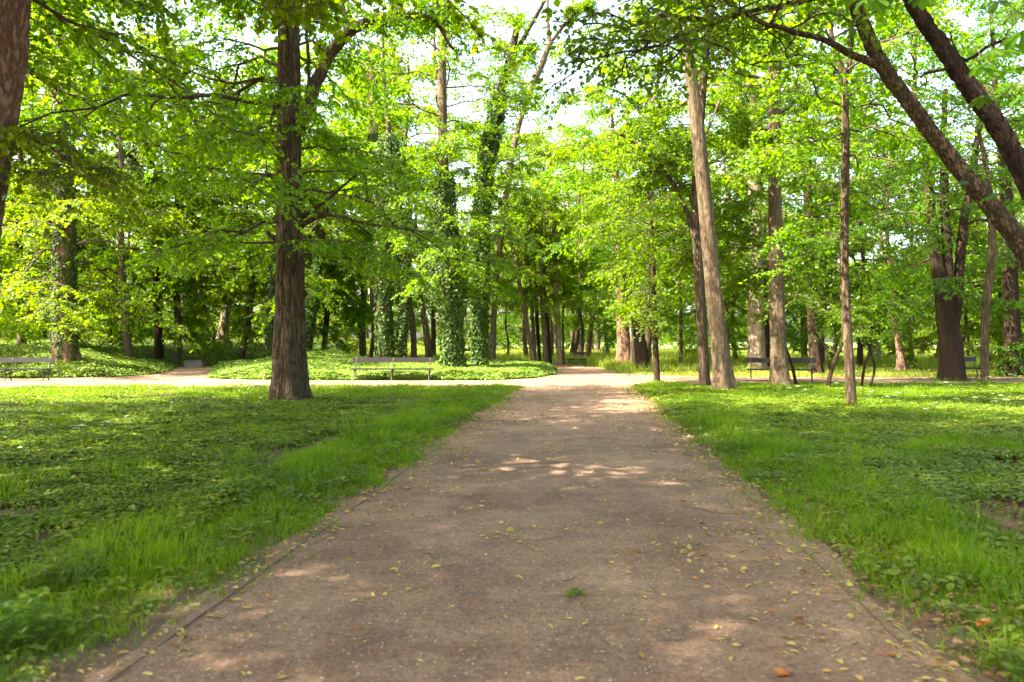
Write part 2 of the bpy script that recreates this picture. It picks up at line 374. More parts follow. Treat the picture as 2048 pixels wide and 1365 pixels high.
# ------------------------------------------------------------------ tree parts
def resample(P, R, step):
    P = np.asarray(P, float); R = np.asarray(R, float)
    # Catmull-Rom
    E = np.vstack([2*P[0]-P[1], P, 2*P[-1]-P[-2]]); Rr = np.concatenate([[R[0]], R, [R[-1]]]); out = []; ro = []
    for i in range(1, len(E)-2):
        k = max(2, int(np.linalg.norm(E[i+1]-E[i])/step))
        for j in range(k):
            t = j/k; t2 = t*t; t3 = t2*t
            out.append(.5*((2*E[i])+(-E[i-1]+E[i+1])*t+(2*E[i-1]-5*E[i]+4*E[i+1]-E[i+2])*t2+(-E[i-1]+3*E[i]-3*E[i+1]+E[i+2])*t3))
            ro.append(Rr[i]*(1-t)+Rr[i+1]*t)
    out.append(P[-1]); ro.append(R[-1])
    return np.array(out), np.array(ro)

def trunk_geo(mb, P, R, sides=20, flare=.5, step=.22, seed=0, mat=0, rough=.06, ridge=None):
    P, R = resample(P, R, step); k = len(P); rng = np.random.default_rng(seed)
    T = unit(np.gradient(P, axis=0)); A = unit(np.cross(T, np.array([0, 1., 0.01]))); B = np.cross(T, A)
    th = np.arange(sides)/sides*2*math.pi
    z = (P[:, 2]-P[0, 2])[:, None]; r0 = R[0]
    ph = rng.uniform(0, 6.28, 4)
    rad = R[:, None]*(1+rough*(np.sin(3*th[None]+ph[0]+z*.7)+.7*np.sin(5*th[None]+ph[1]-z*1.3)+.5*np.sin(z*2.1+ph[2]+2*th[None])))
    rad *= 1+rough*.8*(vnoise(th[None]*3+z*0, z*2.2, .5, seed+3)-.5)
    rad += r0*flare*np.exp(-np.maximum(z, 0)/(r0*1.5))*(.55+.45*np.cos(5*th[None]+ph[3])+.2*np.cos(3*th[None]+ph[1]))
    if ridge:
        am, sx, sz = ridge; arc = th[None]*R.mean()+0*z; cum = np.concatenate([[0], np.cumsum(np.linalg.norm(np.diff(P, axis=0), axis=1))])[:, None]+0*arc
        wob = (vnoise(arc, cum, sz*.6, seed+11)-.5)*sx*1.6
        f1 = np.abs(vnoise((arc+wob)/sx, cum/sz, 1.0, seed+5)-.5)*2; f2 = vnoise(arc/sx*2.3, cum/sz*2.6, 1.0, seed+6)
        rad = rad+am*(np.minimum(f1*2.2, 1)-.7)+am*.45*(f2-.5)
    V = P[:, None]+rad[..., None]*(A[:, None]*np.cos(th)[None, :, None]+B[:, None]*np.sin(th)[None, :, None])
    i = (np.arange(k-1)*sides)[:, None]; j = np.arange(sides)[None]; j2 = (j+1) % sides
    f = np.stack([i+j, i+j2, i+sides+j2, i+sides+j], -1).reshape(-1, 4)
    mb.add(V.reshape(-1, 3), f, mat, True)
    mb.f.append((np.array([mb.n-sides+np.arange(sides)]), mat, False))
    return P, R

def rotz(v, a):
    c, s = np.cos(a), np.sin(a); return np.stack([v[..., 0]*c-v[..., 1]*s, v[..., 0]*s+v[..., 1]*c, v[..., 2]], -1)

def grow(mb, rng, axis, zlo, zhi, R, nlimb=16, nsub=7, ntw=7, nlf=14, ls=.12, shape='kite', elev=(-5, 50), droop=.25, az=None, peak=.35, twl=(.35, .9), limbr=.009, lmat=0, wmat=1, wood=True, start=.25, tilt=.75):
    axis = np.asarray(axis, float)
    ls = ls*.84; nlf = int(round(nlf*1.35))
    t = (np.arange(nlimb)+rng.uniform(0, 1, nlimb))/nlimb; z = zlo+(zhi-zlo)*t
    O = np.stack([np.interp(z, axis[:, 2], axis[:, q]) for q in (0, 1)]+[z], -1)
    O[:, 2] = np.clip(z, axis[0, 2], axis[-1, 2])
    a = np.arange(nlimb)*2.39996+rng.uniform(-.5, .5, nlimb)+rng.uniform(0, 6)
    if az is not None: a = rng.uniform(az[0], az[1], nlimb)
    el = np.radians(elev[0]+(elev[1]-elev[0])*t+rng.uniform(-10, 10, nlimb))
    prof = np.where(t < peak, .7+.3*t/max(peak, .01), 1-.62*((t-peak)/(1-peak))**1.5)
    L = R*prof*rng.uniform(.75, 1.15, nlimb)
    k = 8; s = np.linspace(0, 1, k)
    d = np.stack([np.cos(a)*np.cos(el), np.sin(a)*np.cos(el), np.sin(el)], -1)
    P1 = O[:, None]+d[:, None]*(L[:, None]*s[None])[..., None]
    P1[..., 2] -= droop*L[:, None]*s[None]**2
    wig = np.cumsum(rng.normal(0, .035, (nlimb, k, 3)), 1)*L[:, None, None]; wig -= wig[:, :1]; P1 += wig
    R1 = limbr*L[:, None]*(1-.85*s[None])+.005
    # subs
    n2 = nlimb*nsub; li = np.repeat(np.arange(nlimb), nsub); s2 = np.tile((np.arange(nsub)+.5)/nsub, nlimb)*(1-start)+start+rng.uniform(-.05, .05, n2); s2 = np.clip(s2, .08, 1)
    def interp(P, i, s):
        q = s*(P.shape[1]-1); q0 = np.minimum(q.astype(int), P.shape[1]-2); f = (q-q0)[:, None]
        return P[i, q0]*(1-f)+P[i, q0+1]*f, unit(P[i, q0+1]-P[i, q0])
    O2, D2 = interp(P1, li, s2)
    sg = np.where(np.arange(n2) % 2, 1, -1); da = sg*np.radians(rng.uniform(20, 70, n2))
    D = rotz(D2, da); D[:, 2] = D[:, 2]*.5+rng.uniform(-.28, .5, n2); D = unit(D)
    L2 = L[li]*.42*(1.15-.6*s2)*rng.uniform(.6, 1.2, n2)
    k2 = 5; q = np.linspace(0, 1, k2)
    P2 = O2[:, None]+D[:, None]*(L2[:, None]*q)[..., None]; P2[..., 2] -= .22*L2[:, None]*q**2
    P2 += np.cumsum(rng.normal(0, .03, (n2, k2, 3)), 1)*L2[:, None, None]*np.minimum(q, .5)[None, :, None]*2
    R2 = np.minimum(.012*L2+.004, R1[li, 3])[:, None]*(1-.8*q[None])+.002
    # twigs
    n3 = n2*ntw; si = np.repeat(np.arange(n2), ntw); s3 = np.tile((np.arange(ntw)+.6)/ntw, n2)*.95+.05*rng.uniform(0, 1, n3)
    O3, D3 = interp(P2, si, np.clip(s3, 0, 1)); sg = np.where(np.arange(n3) % 2, 1, -1)
    D = rotz(D3, sg*np.radians(rng.uniform(15, 75, n3))); D[:, 2] = D[:, 2]*.4+rng.uniform(-.75, .25, n3); D = unit(D)
    L3 = rng.uniform(twl[0], twl[1], n3); q = np.linspace(0, 1, 3)
    P3 = O3[:, None]+D[:, None]*(L3[:, None]*q)[..., None]; P3[..., 2] -= .2*L3[:, None]*q**2
    if wood:
        tubes(mb, P1, R1, 6, wmat); tubes(mb, P2, R2, 4, wmat); tubes(mb, P3, np.broadcast_to(np.array([.005, .004, .002]), (n3, 3)), 3, wmat)
    n4 = n3*nlf; ti = np.repeat(np.arange(n3), nlf); s4 = rng.uniform(.08, 1.05, n4)
    O4 = O3[ti]+D[ti]*(L3[ti]*s4)[:, None]; O4[:, 2] -= .2*L3[ti]*s4**2
    sg = np.where(np.arange(n4) % 2, 1, -1); T = rotz(D[ti], sg*np.radians(rng.uniform(20, 90, n4))); T[:, 2] = T[:, 2]*.5+rng.uniform(-.8, .1, n4); T = unit(T)
    O4 += T*rng.uniform(.01, .05, n4)[:, None]+rng.normal(0, .02, (n4, 3))
    N = np.tile(np.array([0, 0, 1.]), (n4, 1))+rng.normal(0, tilt, (n4, 3))
    Ls = ls*rng.uniform(.65, 1.2, n4); leaves(mb, O4, T, N, Ls, Ls*.85, shape, lmat)
    return n4

def ivy_on(mb, rng, P, R, zmax, dens=260, ls=.11, thick=.12, cover=1.0, seed=1, bulge=.3):
    P, R = resample(P, R, .2); d = np.linalg.norm(np.diff(P, axis=0), axis=1)
    area = 2*math.pi*(R[:-1]+thick)*d; n = rng.poisson(area*dens)
    idx = np.repeat(np.arange(len(n)), n); t = rng.uniform(0, 1, len(idx))[:, None]
    C = P[idx]*(1-t)+P[idx+1]*t; th = rng.uniform(0, 2*math.pi, len(idx))
    dz = C[:, 2]-P[0, 2]
    cl = vnoise(th*2.0, C[:, 2]*1.5, .7, seed)
    keep = (cl < cover*1.0) if cover < 1 else np.ones(len(idx), bool)
    keep &= (dz < zmax)
    bul = R[idx]+thick*(.15+1.1*cl)*np.sqrt(rng.uniform(0, 1, len(idx)))*(1+.6*np.exp(-dz/.4))*(1+bulge*np.exp(-((dz-4.6)/1.8)**2))
    O = np.stack([np.cos(th), np.sin(th), np.zeros_like(th)], -1); pos = C+O*bul[:, None]
    N = unit(O+np.array([0, 0, .5])+rng.normal(0, .3, O.shape)); T = np.array([0, 0, -1.])+rng.normal(0, .5, O.shape)+O*.3
    L = ls*rng.uniform(.6, 1.25, len(idx)); leaves(mb, pos[keep], T[keep], N[keep], L[keep], L[keep]*.95, 'ivy')

def pxline(pts, Y, dY=0):
    """pts [(px,py,width_px)] at depth Y -> world points and radii; dY: lean away from the viewer, metres per metre of height"""
    P = []; R = []
    for q in pts:
        y = Y+dY*max(0, (HOR-q[1])/F*Y+H_EYE) if len(q) < 4 else q[3]
        P.append(at(q[0], q[1], y)); R.append(q[2]/F*y/2)
    return np.array(P), np.array(R)

hero_i = [0]; HEROES = []
def hero(name, label, Y, pts, barkm='bark_grey', top=18, flare=.7, crowns=(), limbs=(), ivy=None, group=None, sides=20, ground=None, leafm='leaf', cat='tree', step=.22, rough=.06, wander=.15, ridge=None):
    """a tree whose trunk follows pts (px,py,width) at depth Y, straight on above the frame up to `top` metres"""
    hero_i[0] += 1; seed = hero_i[0]*17; rng = np.random.default_rng(seed)
    P, R = pxline(pts, Y)
    gz = float(terrain(P[0, 0], P[0, 1])) if ground is None else ground
    P[0, 2] = min(P[0, 2], gz)-.06 if abs(P[0, 2]-gz) < .8 else P[0, 2]
    if P[0, 2] > gz: P = np.vstack([[P[0, 0], P[0, 1], gz-.06], P]); R = np.concatenate([[R[0]], R])
    if top > P[-1, 2]+.5:
        d = unit(P[-1]-P[-2]); n = 4; zz = np.linspace(P[-1, 2], top, n+1)[1:]
        for i, z_ in enumerate(zz):
            st = (z_-P[-1, 2])/max(d[2], .4)
            q = P[-1]+d*st*np.array([.7, .7, 1]); q[2] = z_; q[:2] += rng.normal(0, wander, 2)
            P = np.vstack([P, q]); R = np.append(R, max(.03, R[-1]*(.72)))
    base = P[0]+np.array([0, 0, .06]); root = thing(name, base, label, cat, group)
    root['r0'] = float(R[0]); HEROES.append(root)
    Pl = P-base
    mb = MB(); trunk_geo(mb, Pl, R, sides, flare, step, seed, rough=rough, ridge=ridge); link("trunk", mb.mesh("trunk", [M[barkm]]), root)
    for i, lb in enumerate(limbs):
        Q, r = pxline(lb, Y) if not isinstance(lb, dict) else pxline(lb['pts'], lb.get('Y', Y))
        mb = MB(); Q2, r2 = resample(Q-base, r, .18); Q2 += rng.normal(0, .012, Q2.shape)
        tubes(mb, Q2, r2, 10, 0, cap=True); link("limb", mb.mesh("limb", [M[barkm]]), root)
    if crowns:
        mb = MB()
        for c in crowns:
            c = dict(c); ax = Pl
            if 'on' in c:   # grow along a limb line
                Q, r = pxline(c.pop('on'), Y); Q = Q-base; 
                along(mb, rng, Q, **c); continue
            c['zlo'] -= base[2]; c['zhi'] -= base[2]
            grow(mb, rng, ax, **c)
        link("crown", mb.mesh("crown", [M[leafm], M['twig']]), root)
    if ivy:
        mb = MB(); iv = dict(ivy); lines = iv.pop('lines', [])
        ivy_on(mb, rng, Pl, R, seed=seed, **iv)
        for ln in lines:
            Q, r = pxline(ln, Y); iv2 = dict(iv); iv2['zmax'] = 50; ivy_on(mb, rng, Q-base, r, seed=seed+1, **iv2)
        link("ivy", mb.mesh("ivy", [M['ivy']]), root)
    return root, Pl, base

def along(mb, rng, Q, R=1.5, n=10, nsub=5, ntw=6, nlf=12, ls=.11, shape='leaf', up=0.0, lo=.15, flat=.25, droop=.2):
    """side shoots with leaves along the line Q"""
    s = np.sort(rng.uniform(lo, 1, n)); seg = np.linspace(0, 1, len(Q))
    O = np.stack([np.interp(s, seg, Q[:, q]) for q in range(3)], -1)
    for i in range(n):
        a = rng.uniform(0, 6.28); ax = np.array([O[i], O[i]+[0, 0, .02]])
        grow(mb, rng, ax, O[i, 2], O[i, 2]+.01, R*(1.1-.5*s[i]), nlimb=2, nsub=nsub, ntw=ntw, nlf=nlf, ls=ls, shape=shape, elev=(-10+up, 25+up), droop=droop, limbr=.008, start=.15, twl=(.2, .55))

# ------------------------------------------------------------------ the trees one can tell apart
IV = dict(dens=300, ls=.11, thick=.10)
# --- left of the path
hero("linden_tree", "big furrowed brown tree on the left lawn with an arching limb", 20.1,
     [(578, 806, 66), (579, 740, 62), (580, 640, 58), (580, 500, 55), (578, 380, 48), (577, 250, 46), (577, 150, 44), (578, 0, 40), (580, -180, 36)], 'bark', top=16, flare=.7, sides=110, step=.05, rough=.035, ridge=(.024, .045, .45),
     limbs=[[(590, 262, 34), (612, 225, 30), (628, 180, 26), (645, 135, 25), (672, 92, 24), (705, 58, 22), (750, 38, 20), (800, 28, 17), (845, 32, 13), (872, 44, 9), (905, 100, 5)],
            [(708, 55, 11), (690, 30, 9), (683, -30, 8)], [(800, 30, 12), (803, 0, 10), (812, -60, 8)], [(612, 225, 7), (617, 120, 7), (608, 20, 5)],
            [(600, 455, 14), (625, 438, 9), (680, 430, 5), (745, 470, 3)], [(552, 478, 12), (540, 470, 9), (534, 462, 7)], [(600, 578, 14), (613, 590, 9)],
            [(556, 700, 10), (548, 706, 8)], [(598, 440, 8), (660, 395, 6), (725, 345, 4), (735, 400, 3)]],
     crowns=[dict(zlo=3.6, zhi=7.0, R=4.4, nlimb=17, nsub=7, ntw=8, nlf=14, ls=.10, shape='lobed', elev=(0, 28), droop=.3, tilt=.9),
             dict(zlo=7, zhi=10.5, R=6, nlimb=18, nsub=8, ntw=8, nlf=12, az=(1.1, 5.3), ls=.12, shape='lobed', elev=(5, 30), peak=.1),
             dict(zlo=11, zhi=15, R=5.5, nlimb=14, nsub=9, ntw=8, nlf=14, ls=.12, elev=(5, 55), peak=.3),
             dict(on=[(672, 92, 24), (705, 58, 22), (750, 38, 20), (800, 28, 17), (845, 32, 13), (872, 44, 9), (905, 100, 5)], R=1.8, n=9, nsub=4, ntw=5, nlf=7, ls=.1, shape='lobed')])
hero("leaning_tree", "reddish plated trunk leaning in at the left edge of the photo", 9.3,
     [(-150, 948, 100), (-105, 760, 94), (-66, 560, 86), (-36, 380, 82), (-14, 250, 80), (6, 120, 82), (12, 0, 84), (22, -160, 78)], 'bark_red', top=15, flare=.4, sides=80, step=.04, rough=.03, ridge=(.012, .05, .12),
     limbs=[[(-14, 240, 9), (30, 252, 8), (75, 278, 7), (120, 310, 6), (170, 345, 5), (215, 372, 4), (232, 400, 3)],
            [(-5, 310, 6), (28, 268, 5), (30, 240, 4), (14, 190, 3)]],
     crowns=[dict(zlo=6.4, zhi=16, R=7, nlimb=34, nsub=9, ntw=7, nlf=14, ls=.18, elev=(5, 55), peak=.3),
             dict(on=[(30, 252, 8), (75, 278, 7), (120, 310, 6), (170, 345, 5), (215, 372, 4)], R=1.0, n=5, nsub=4, ntw=4, nlf=5, ls=.09, shape='lobed')], leafm='leaf_y')
hero("ivy_clad_tree", "stout tree on the left ivy mound, trunk wrapped in dark ivy with brown bark showing", 36,
     [(130, 690, 42), (127, 600, 40), (128, 500, 38), (126, 400, 34), (122, 250, 26), (126, 100, 20)], 'bark_red', top=17, ivy=dict(zmax=15, cover=.86, **IV), sides=18,
     crowns=[dict(zlo=3.2, zhi=9, R=6.2, nlimb=18, nsub=8, ntw=8, nlf=12, ls=.16, elev=(-12, 20)), dict(zlo=9, zhi=17, R=6, nlimb=18, nsub=8, ntw=7, nlf=12, ls=.17, elev=(10, 60))], leafm='leaf_y')
hero("ivy_clad_tree", "ivy covered trunk behind the dark bank, left of the concrete box", 58,
     [(379, 684, 24), (378, 620, 22), (380, 500, 20), (382, 400, 18)], 'bark', top=16, ivy=dict(zmax=9, dens=190, ls=.16, thick=.15), sides=14,
     limbs=[[(388, 420, 15), (384, 365, 13), (366, 325, 12), (340, 283, 10), (312, 252, 8), (290, 235, 6)], [(378, 400, 9), (352, 372, 7), (350, 345, 6), (340, 320, 4)]],
     crowns=[dict(zlo=10, zhi=17, R=7, nlimb=16, nsub=8, ntw=7, nlf=11, ls=.2, elev=(0, 50))], leafm='leaf_y')
hero("forked_tree", "dark forked tree whose limbs spread against the bright gap in the left canopy", 50,
     [(318, 676, 18), (314, 560, 17), (310, 440, 17), (306, 388, 16)], 'bark_dark', top=11.2, sides=12,
     limbs=[[(306, 390, 14), (292, 378, 11), (276, 335, 10), (264, 315, 8), (230, 290, 6)], [(306, 390, 13), (312, 350, 10), (296, 305, 9), (286, 260, 7), (300, 215, 6)], [(306, 392, 8), (260, 380, 5), (215, 375, 3)]],
     crowns=[dict(zlo=2.2, zhi=8.0, R=5, nlimb=14, nsub=8, ntw=7, nlf=12, ls=.17, elev=(-12, 10)), dict(zlo=13.2, zhi=17.5, R=6, nlimb=12, nsub=8, ntw=7, nlf=11, ls=.19, elev=(0, 50))], leafm='leaf')
for args in [("slim dark trunk just right of the ivied trunk behind the box", 62, [(403, 676, 9), (401, 620, 8), (404, 520, 7)], 'bark_dark'),
             ("grey trunk with a pale sunlit flared base left of the big furrowed tree", 60, [(443, 686, 24), (449, 650, 20), (462, 560, 15), (476, 480, 13), (480, 380, 11)], 'bark_pale'),
             ("thin forked stem between the pale trunk and the ivied trunk on the left", 64, [(426, 684, 7), (427, 655, 6), (418, 640, 5)], 'bark_dark'),
             ("slanting slim trunk by the far hedge, close left of the big furrowed tree", 66, [(503, 684, 11), (499, 655, 9), (495, 600, 8)], 'bark')]:
    hero("slender_tree", args[0], args[1], args[2], args[3], top=12, sides=10, crowns=[dict(zlo=3.2, zhi=12, R=3.8, nlimb=14, nsub=7, ntw=6, nlf=11, ls=.2, elev=(0, 50))], leafm='leaf_y')
hero("ivy_clad_tree", "narrow ivied trunk peeping out at the left of the big furrowed tree", 46, [(542, 690, 15), (541, 640, 14), (545, 560, 12)], 'bark', top=13, ivy=dict(zmax=8, dens=190, ls=.15, thick=.15), sides=10,
     crowns=[dict(zlo=4, zhi=13, R=4, nlimb=14, nsub=7, ntw=7, nlf=11, ls=.18)])
hero("ivy_clad_tree", "ivied trunk leaning right, directly behind the big furrowed tree", 46, [(611, 704, 18), (616, 650, 17), (626, 590, 15), (640, 500, 12), (655, 400, 10)], 'bark_dark', top=13, ivy=dict(zmax=6, dens=190, ls=.15, thick=.13), sides=12,
     crowns=[dict(zlo=4.5, zhi=13, R=4.5, nlimb=14, nsub=7, ntw=7, nlf=11, ls=.18)])
hero("slender_tree", "pair of thin dark stems rising from one foot right of the big furrowed tree", 52, [(647, 702, 8), (649, 660, 7), (652, 625, 6), (656, 560, 5)], 'bark_dark', top=8, sides=8,
     limbs=[[(648, 690, 6), (655, 650, 5), (659, 615, 5), (662, 560, 4)]], crowns=[dict(zlo=4, zhi=8, R=2.5, nlimb=8, nsub=6, ntw=6, nlf=10, ls=.17)], leafm='leaf_y')
hero("slender_tree", "small brown trunk alone in the bright meadow, left of the long grey bench", 76, [(689, 694, 11), (690, 660, 10), (691, 600, 9)], 'bark', top=11, sides=8,
     crowns=[dict(zlo=3.4, zhi=11, R=4, nlimb=12, nsub=7, ntw=6, nlf=10, ls=.24)], leafm='leaf_y')
hero("ivy_clad_tree", "half ivied reddish trunk behind the long grey bench", 44, [(771, 716, 32), (768, 650, 30), (766, 560, 26), (764, 450, 24), (757, 330, 20), (745, 240, 18), (740, 100, 14)], 'bark_red', top=17, flare=.3,
     ivy=dict(zmax=13, dens=240, ls=.14, thick=.16, cover=.7), crowns=[dict(zlo=10, zhi=17, R=3.2, nlimb=12, nsub=7, ntw=6, nlf=11, ls=.18)], sides=16)
hero("ivy_clad_tree", "slim column of ivy behind the long grey bench, right of the reddish trunk", 44, [(804, 718, 12), (806, 650, 11), (808, 590, 9), (811, 540, 6)], 'bark_dark', top=7, flare=.2,
     ivy=dict(zmax=6, dens=230, ls=.12, thick=.2), sides=10)
hero("slender_tree", "bare brown trunk leaning left behind the right end of the long grey bench", 47, [(861, 713, 16), (853, 670, 13), (845, 620, 11), (840, 575, 10), (836, 500, 8)], 'bark', top=12, sides=12,
     crowns=[dict(zlo=4.2, zhi=12, R=3.6, nlimb=12, nsub=7, ntw=6, nlf=11, ls=.17)])
hero("slender_tree", "short brown trunk in the meadow right behind the left-leaning bare trunk", 60, [(866, 697, 12), (867, 670, 10), (868, 600, 9)], 'bark', top=11, sides=8, crowns=[dict(zlo=3.4, zhi=11, R=3.6, nlimb=12, nsub=6, ntw=6, nlf=10, ls=.2)])
hero("ivy_clad_tree", "tall tree in the ivy bed beside the path, bulging with ivy, smooth bare trunk above", 36.5,
     [(906, 738, 34), (902, 640, 32), (896, 520, 30), (891, 400, 22), (887, 300, 19), (884, 180, 18), (885, 80, 16), (893, 0, 13)], 'bark_grey', top=17, flare=.3, sides=18,
     limbs=[[(885, 560, 14), (868, 530, 13), (835, 485, 12), (800, 430, 11), (785, 350, 11), (778, 270, 10), (768, 150, 8), (765, 60, 6)], [(886, 175, 7), (872, 140, 8), (868, 70, 6)], [(884, 100, 9), (905, 60, 7), (912, 0, 5)]],
     ivy=dict(zmax=9.3, dens=260, ls=.13, thick=.30, bulge=1.5, lines=[[(885, 560, 14), (868, 530, 13), (835, 485, 12), (800, 430, 11), (785, 350, 11), (778, 270, 10)]]),
     crowns=[dict(zlo=4, zhi=10, R=2.6, nlimb=16, nsub=7, ntw=7, nlf=10, ls=.13), dict(zlo=10, zhi=17, R=5, nlimb=18, nsub=8, ntw=7, nlf=11, ls=.14, elev=(0, 50))])
hero("ivy_clad_tree", "dark ivied trunk right of the bulging one, leaning right as it rises", 40,
     [(960, 727, 20), (958, 640, 20), (960, 540, 20), (963, 420, 20), (978, 300, 20), (1000, 190, 18), (1022, 110, 16), (1040, 30, 13)], 'bark_dark', top=17, flare=.3, sides=16,
     ivy=dict(zmax=14, dens=240, ls=.14, thick=.3), limbs=[[(1000, 190, 12), (1030, 110, 10), (1062, 50, 9), (1090, 0, 7)]],
     crowns=[dict(zlo=4, zhi=17, R=3.6, nlimb=30, nsub=7, ntw=7, nlf=10, ls=.14)])
hero("forked_tree", "slim bare tree whose top forks into a Y against the white sky above the path", 50,
     [(985, 716, 12), (990, 600, 12), (1008, 420, 12), (1035, 260, 12), (1066, 170, 12), (1085, 125, 11), (1100, 84, 10)], 'bark_grey', top=10, sides=12, flare=.3,
     limbs=[[(1100, 84, 8), (1095, 40, 6), (1096, -20, 5)], [(1100, 86, 8), (1130, 48, 7), (1165, 10, 5), (1190, -30, 4)], [(1095, 100, 6), (1130, 84, 5), (1168, 78, 4)]],
     crowns=[dict(zlo=4.5, zhi=11, R=3.2, nlimb=14, nsub=7, ntw=6, nlf=10, ls=.15), dict(zlo=10.5, zhi=20, R=3.6, nlimb=15, nsub=6, ntw=6, nlf=9, ls=.14, elev=(0, 45)), dict(on=[(1130, 48, 7), (1165, 10, 5), (1190, -30, 4)], R=1.5, n=4, ls=.14, shape='kite')])
# --- the thin trunks beyond the bend
for px, pb, w, tops, Y, lab, bk in [
    (1070, 714, 10, [(1050, 630), (1030, 520), (1012, 430)], 50, "leftmost of the thin trunks beyond the bend, leaning left", 'bark_grey'),
    (1071, 716, 8, [(1066, 650), (1060, 560), (1052, 480)], 52, "thin upright trunk close behind the left-leaning one beyond the bend", 'bark_grey'),
    (1080, 712, 8, [(1074, 640), (1070, 560)], 55, "dark thin trunk, third in the row beyond the bend", 'bark_dark'),
    (1093, 716, 11, [(1087, 640), (1083, 560), (1082, 480)], 51, "pale grey trunk in the middle of the thin row beyond the bend", 'bark_grey'),
    (1101, 712, 7, [(1096, 650), (1088, 560)], 54, "thin dark stem right of the pale grey trunk beyond the bend", 'bark_dark'),
    (1120, 712, 11, [(1116, 640), (1112, 560), (1107, 470)], 52, "straight pale trunk standing alone left of the small green bench", 'bark_pale'),
    (1127, 710, 5, [(1126, 650), (1128, 580)], 53, "spindly stem touching the straight pale trunk left of the small green bench", 'bark_grey'),
    (1148, 700, 14, [(1153, 670), (1158, 640)], 66, "leaning dark trunk behind the small green bench", 'bark'),
    (1161, 707, 9, [(1160, 660), (1158, 630)], 62, "narrow dark trunk right behind the backrest of the small green bench", 'bark_dark'),
    (1175, 705, 12, [(1180, 670), (1184, 640)], 60, "reddish trunk right of the small green bench in tall grass", 'bark_red'),
    (1196, 690, 10, [(1196, 665), (1195, 640)], 90, "far dark trunk between the reddish trunk and the huge purple-brown trunk", 'bark')]:
    zt = 11 if Y < 58 else 9
    hero("slender_tree", lab, Y, [(px, pb, w)]+[(a, b, w*(.9-.08*i)) for i, (a, b) in enumerate(tops)], bk, top=zt, sides=9, group="thin trunks beyond the bend of the path", flare=.3,
         crowns=[dict(zlo=3.0 if Y > 58 else 4.2, zhi=zt, R=2.8, nlimb=11, nsub=6, ntw=6, nlf=10, ls=.16, elev=(0, 45))], leafm='leaf_y')
# --- right of the bend
hero("old_tree", "huge purple-brown ridged trunk rising from sunlit tall grass right of the small green bench", 47,
     [(1249, 728, 31), (1250, 680, 30), (1246, 620, 28), (1242, 560, 22), (1238, 490, 19), (1232, 420, 16)], 'bark_red', top=16, flare=.4, sides=22,
     limbs=[[(1244, 545, 10), (1262, 520, 8), (1280, 500, 6)], [(1238, 430, 12), (1262, 395, 11), (1300, 378, 11), (1330, 370, 9)]],
     crowns=[dict(zlo=7, zhi=16, R=5, nlimb=16, nsub=8, ntw=7, nlf=11, ls=.17)])
hero("old_tree", "gnarled dark leaning trunk with a stub limb, at the grass corner right of the bend", 41,
     [(1287, 743, 26), (1282, 700, 25), (1275, 650, 22), (1268, 610, 17), (1263, 580, 12)], 'bark_dark', top=6, flare=.3, sides=18,
     limbs=[[(1270, 640, 9), (1290, 632, 9), (1315, 626, 8), (1332, 610, 5)]], crowns=[dict(zlo=3.5, zhi=6, R=2.6, nlimb=9, nsub=6, ntw=6, nlf=12, ls=.14)])
hero("slender_tree", "yellowish pale stem squeezed between the huge ridged trunk and the gnarled one", 44, [(1268, 735, 11), (1265, 680, 10), (1262, 620, 8)], 'bark_pale', top=9, sides=10, crowns=[dict(zlo=4, zhi=9, R=2.6, nlimb=9, nsub=6, ntw=6, nlf=10, ls=.16)])
hero("slender_tree", "pale sunlit trunk directly behind the gnarled leaning trunk", 48, [(1300, 722, 9), (1297, 680, 9), (1294, 620, 8), (1292, 560, 7)], 'bark_pale', top=10, sides=9, crowns=[dict(zlo=4, zhi=10, R=2.8, nlimb=9, nsub=6, ntw=6, nlf=10, ls=.16)])
hero("slender_tree", "thin straight dark pole of a tree at the near corner of the right side path", 29.6, [(1315, 765, 12), (1310, 660, 11), (1307, 560, 10), (1303, 470, 8), (1300, 420, 7), (1296, 370, 5)], 'bark_dark', top=9.5, flare=.25, sides=12,
     crowns=[dict(zlo=3.2, zhi=9.5, R=2.8, nlimb=16, nsub=7, ntw=7, nlf=12, ls=.12, shape='leaf', elev=(-5, 25))], leafm='leaf')
hero("tall_tree", "tall pale grey trunk leaning left at the path corner of the right lawn", 24,
     [(1451, 784, 38), (1442, 720, 35), (1430, 600, 32), (1418, 480, 30), (1406, 360, 28), (1395, 260, 27), (1385, 180, 25), (1376, 112, 23), (1369, 100, 20)], 'bark_grey', top=8, flare=.75, sides=70, step=.06, rough=.04, ridge=(.008, .04, .4),
     limbs=[[(1397, 300, 5), (1420, 250, 4), (1440, 200, 4)]])
hero("tall_tree", "slimmer darker trunk rising right beside the leaning pale grey trunk", 26,
     [(1411, 768, 22), (1405, 680, 21), (1398, 560, 19), (1392, 440, 18), (1390, 400, 18), (1398, 300, 17), (1404, 200, 16), (1414, 90, 14), (1424, -20, 12)], 'bark', top=16, flare=.45, sides=18,
     limbs=[[(1394, 500, 10), (1372, 420, 9), (1348, 370, 8), (1310, 320, 7), (1270, 285, 6), (1225, 262, 5)]],
     crowns=[dict(zlo=4.5, zhi=9, R=3.6, nlimb=15, nsub=7, ntw=7, nlf=13, ls=.12, elev=(-5, 20), az=(-.3, 3.4)), dict(zlo=9, zhi=16, R=4.8, nlimb=18, nsub=8, ntw=7, nlf=12, ls=.14, shape='leaf'),
             dict(on=[(1372, 420, 9), (1348, 370, 8), (1310, 320, 7), (1270, 285, 6), (1225, 262, 5)], R=1.6, n=6, nlf=7)])
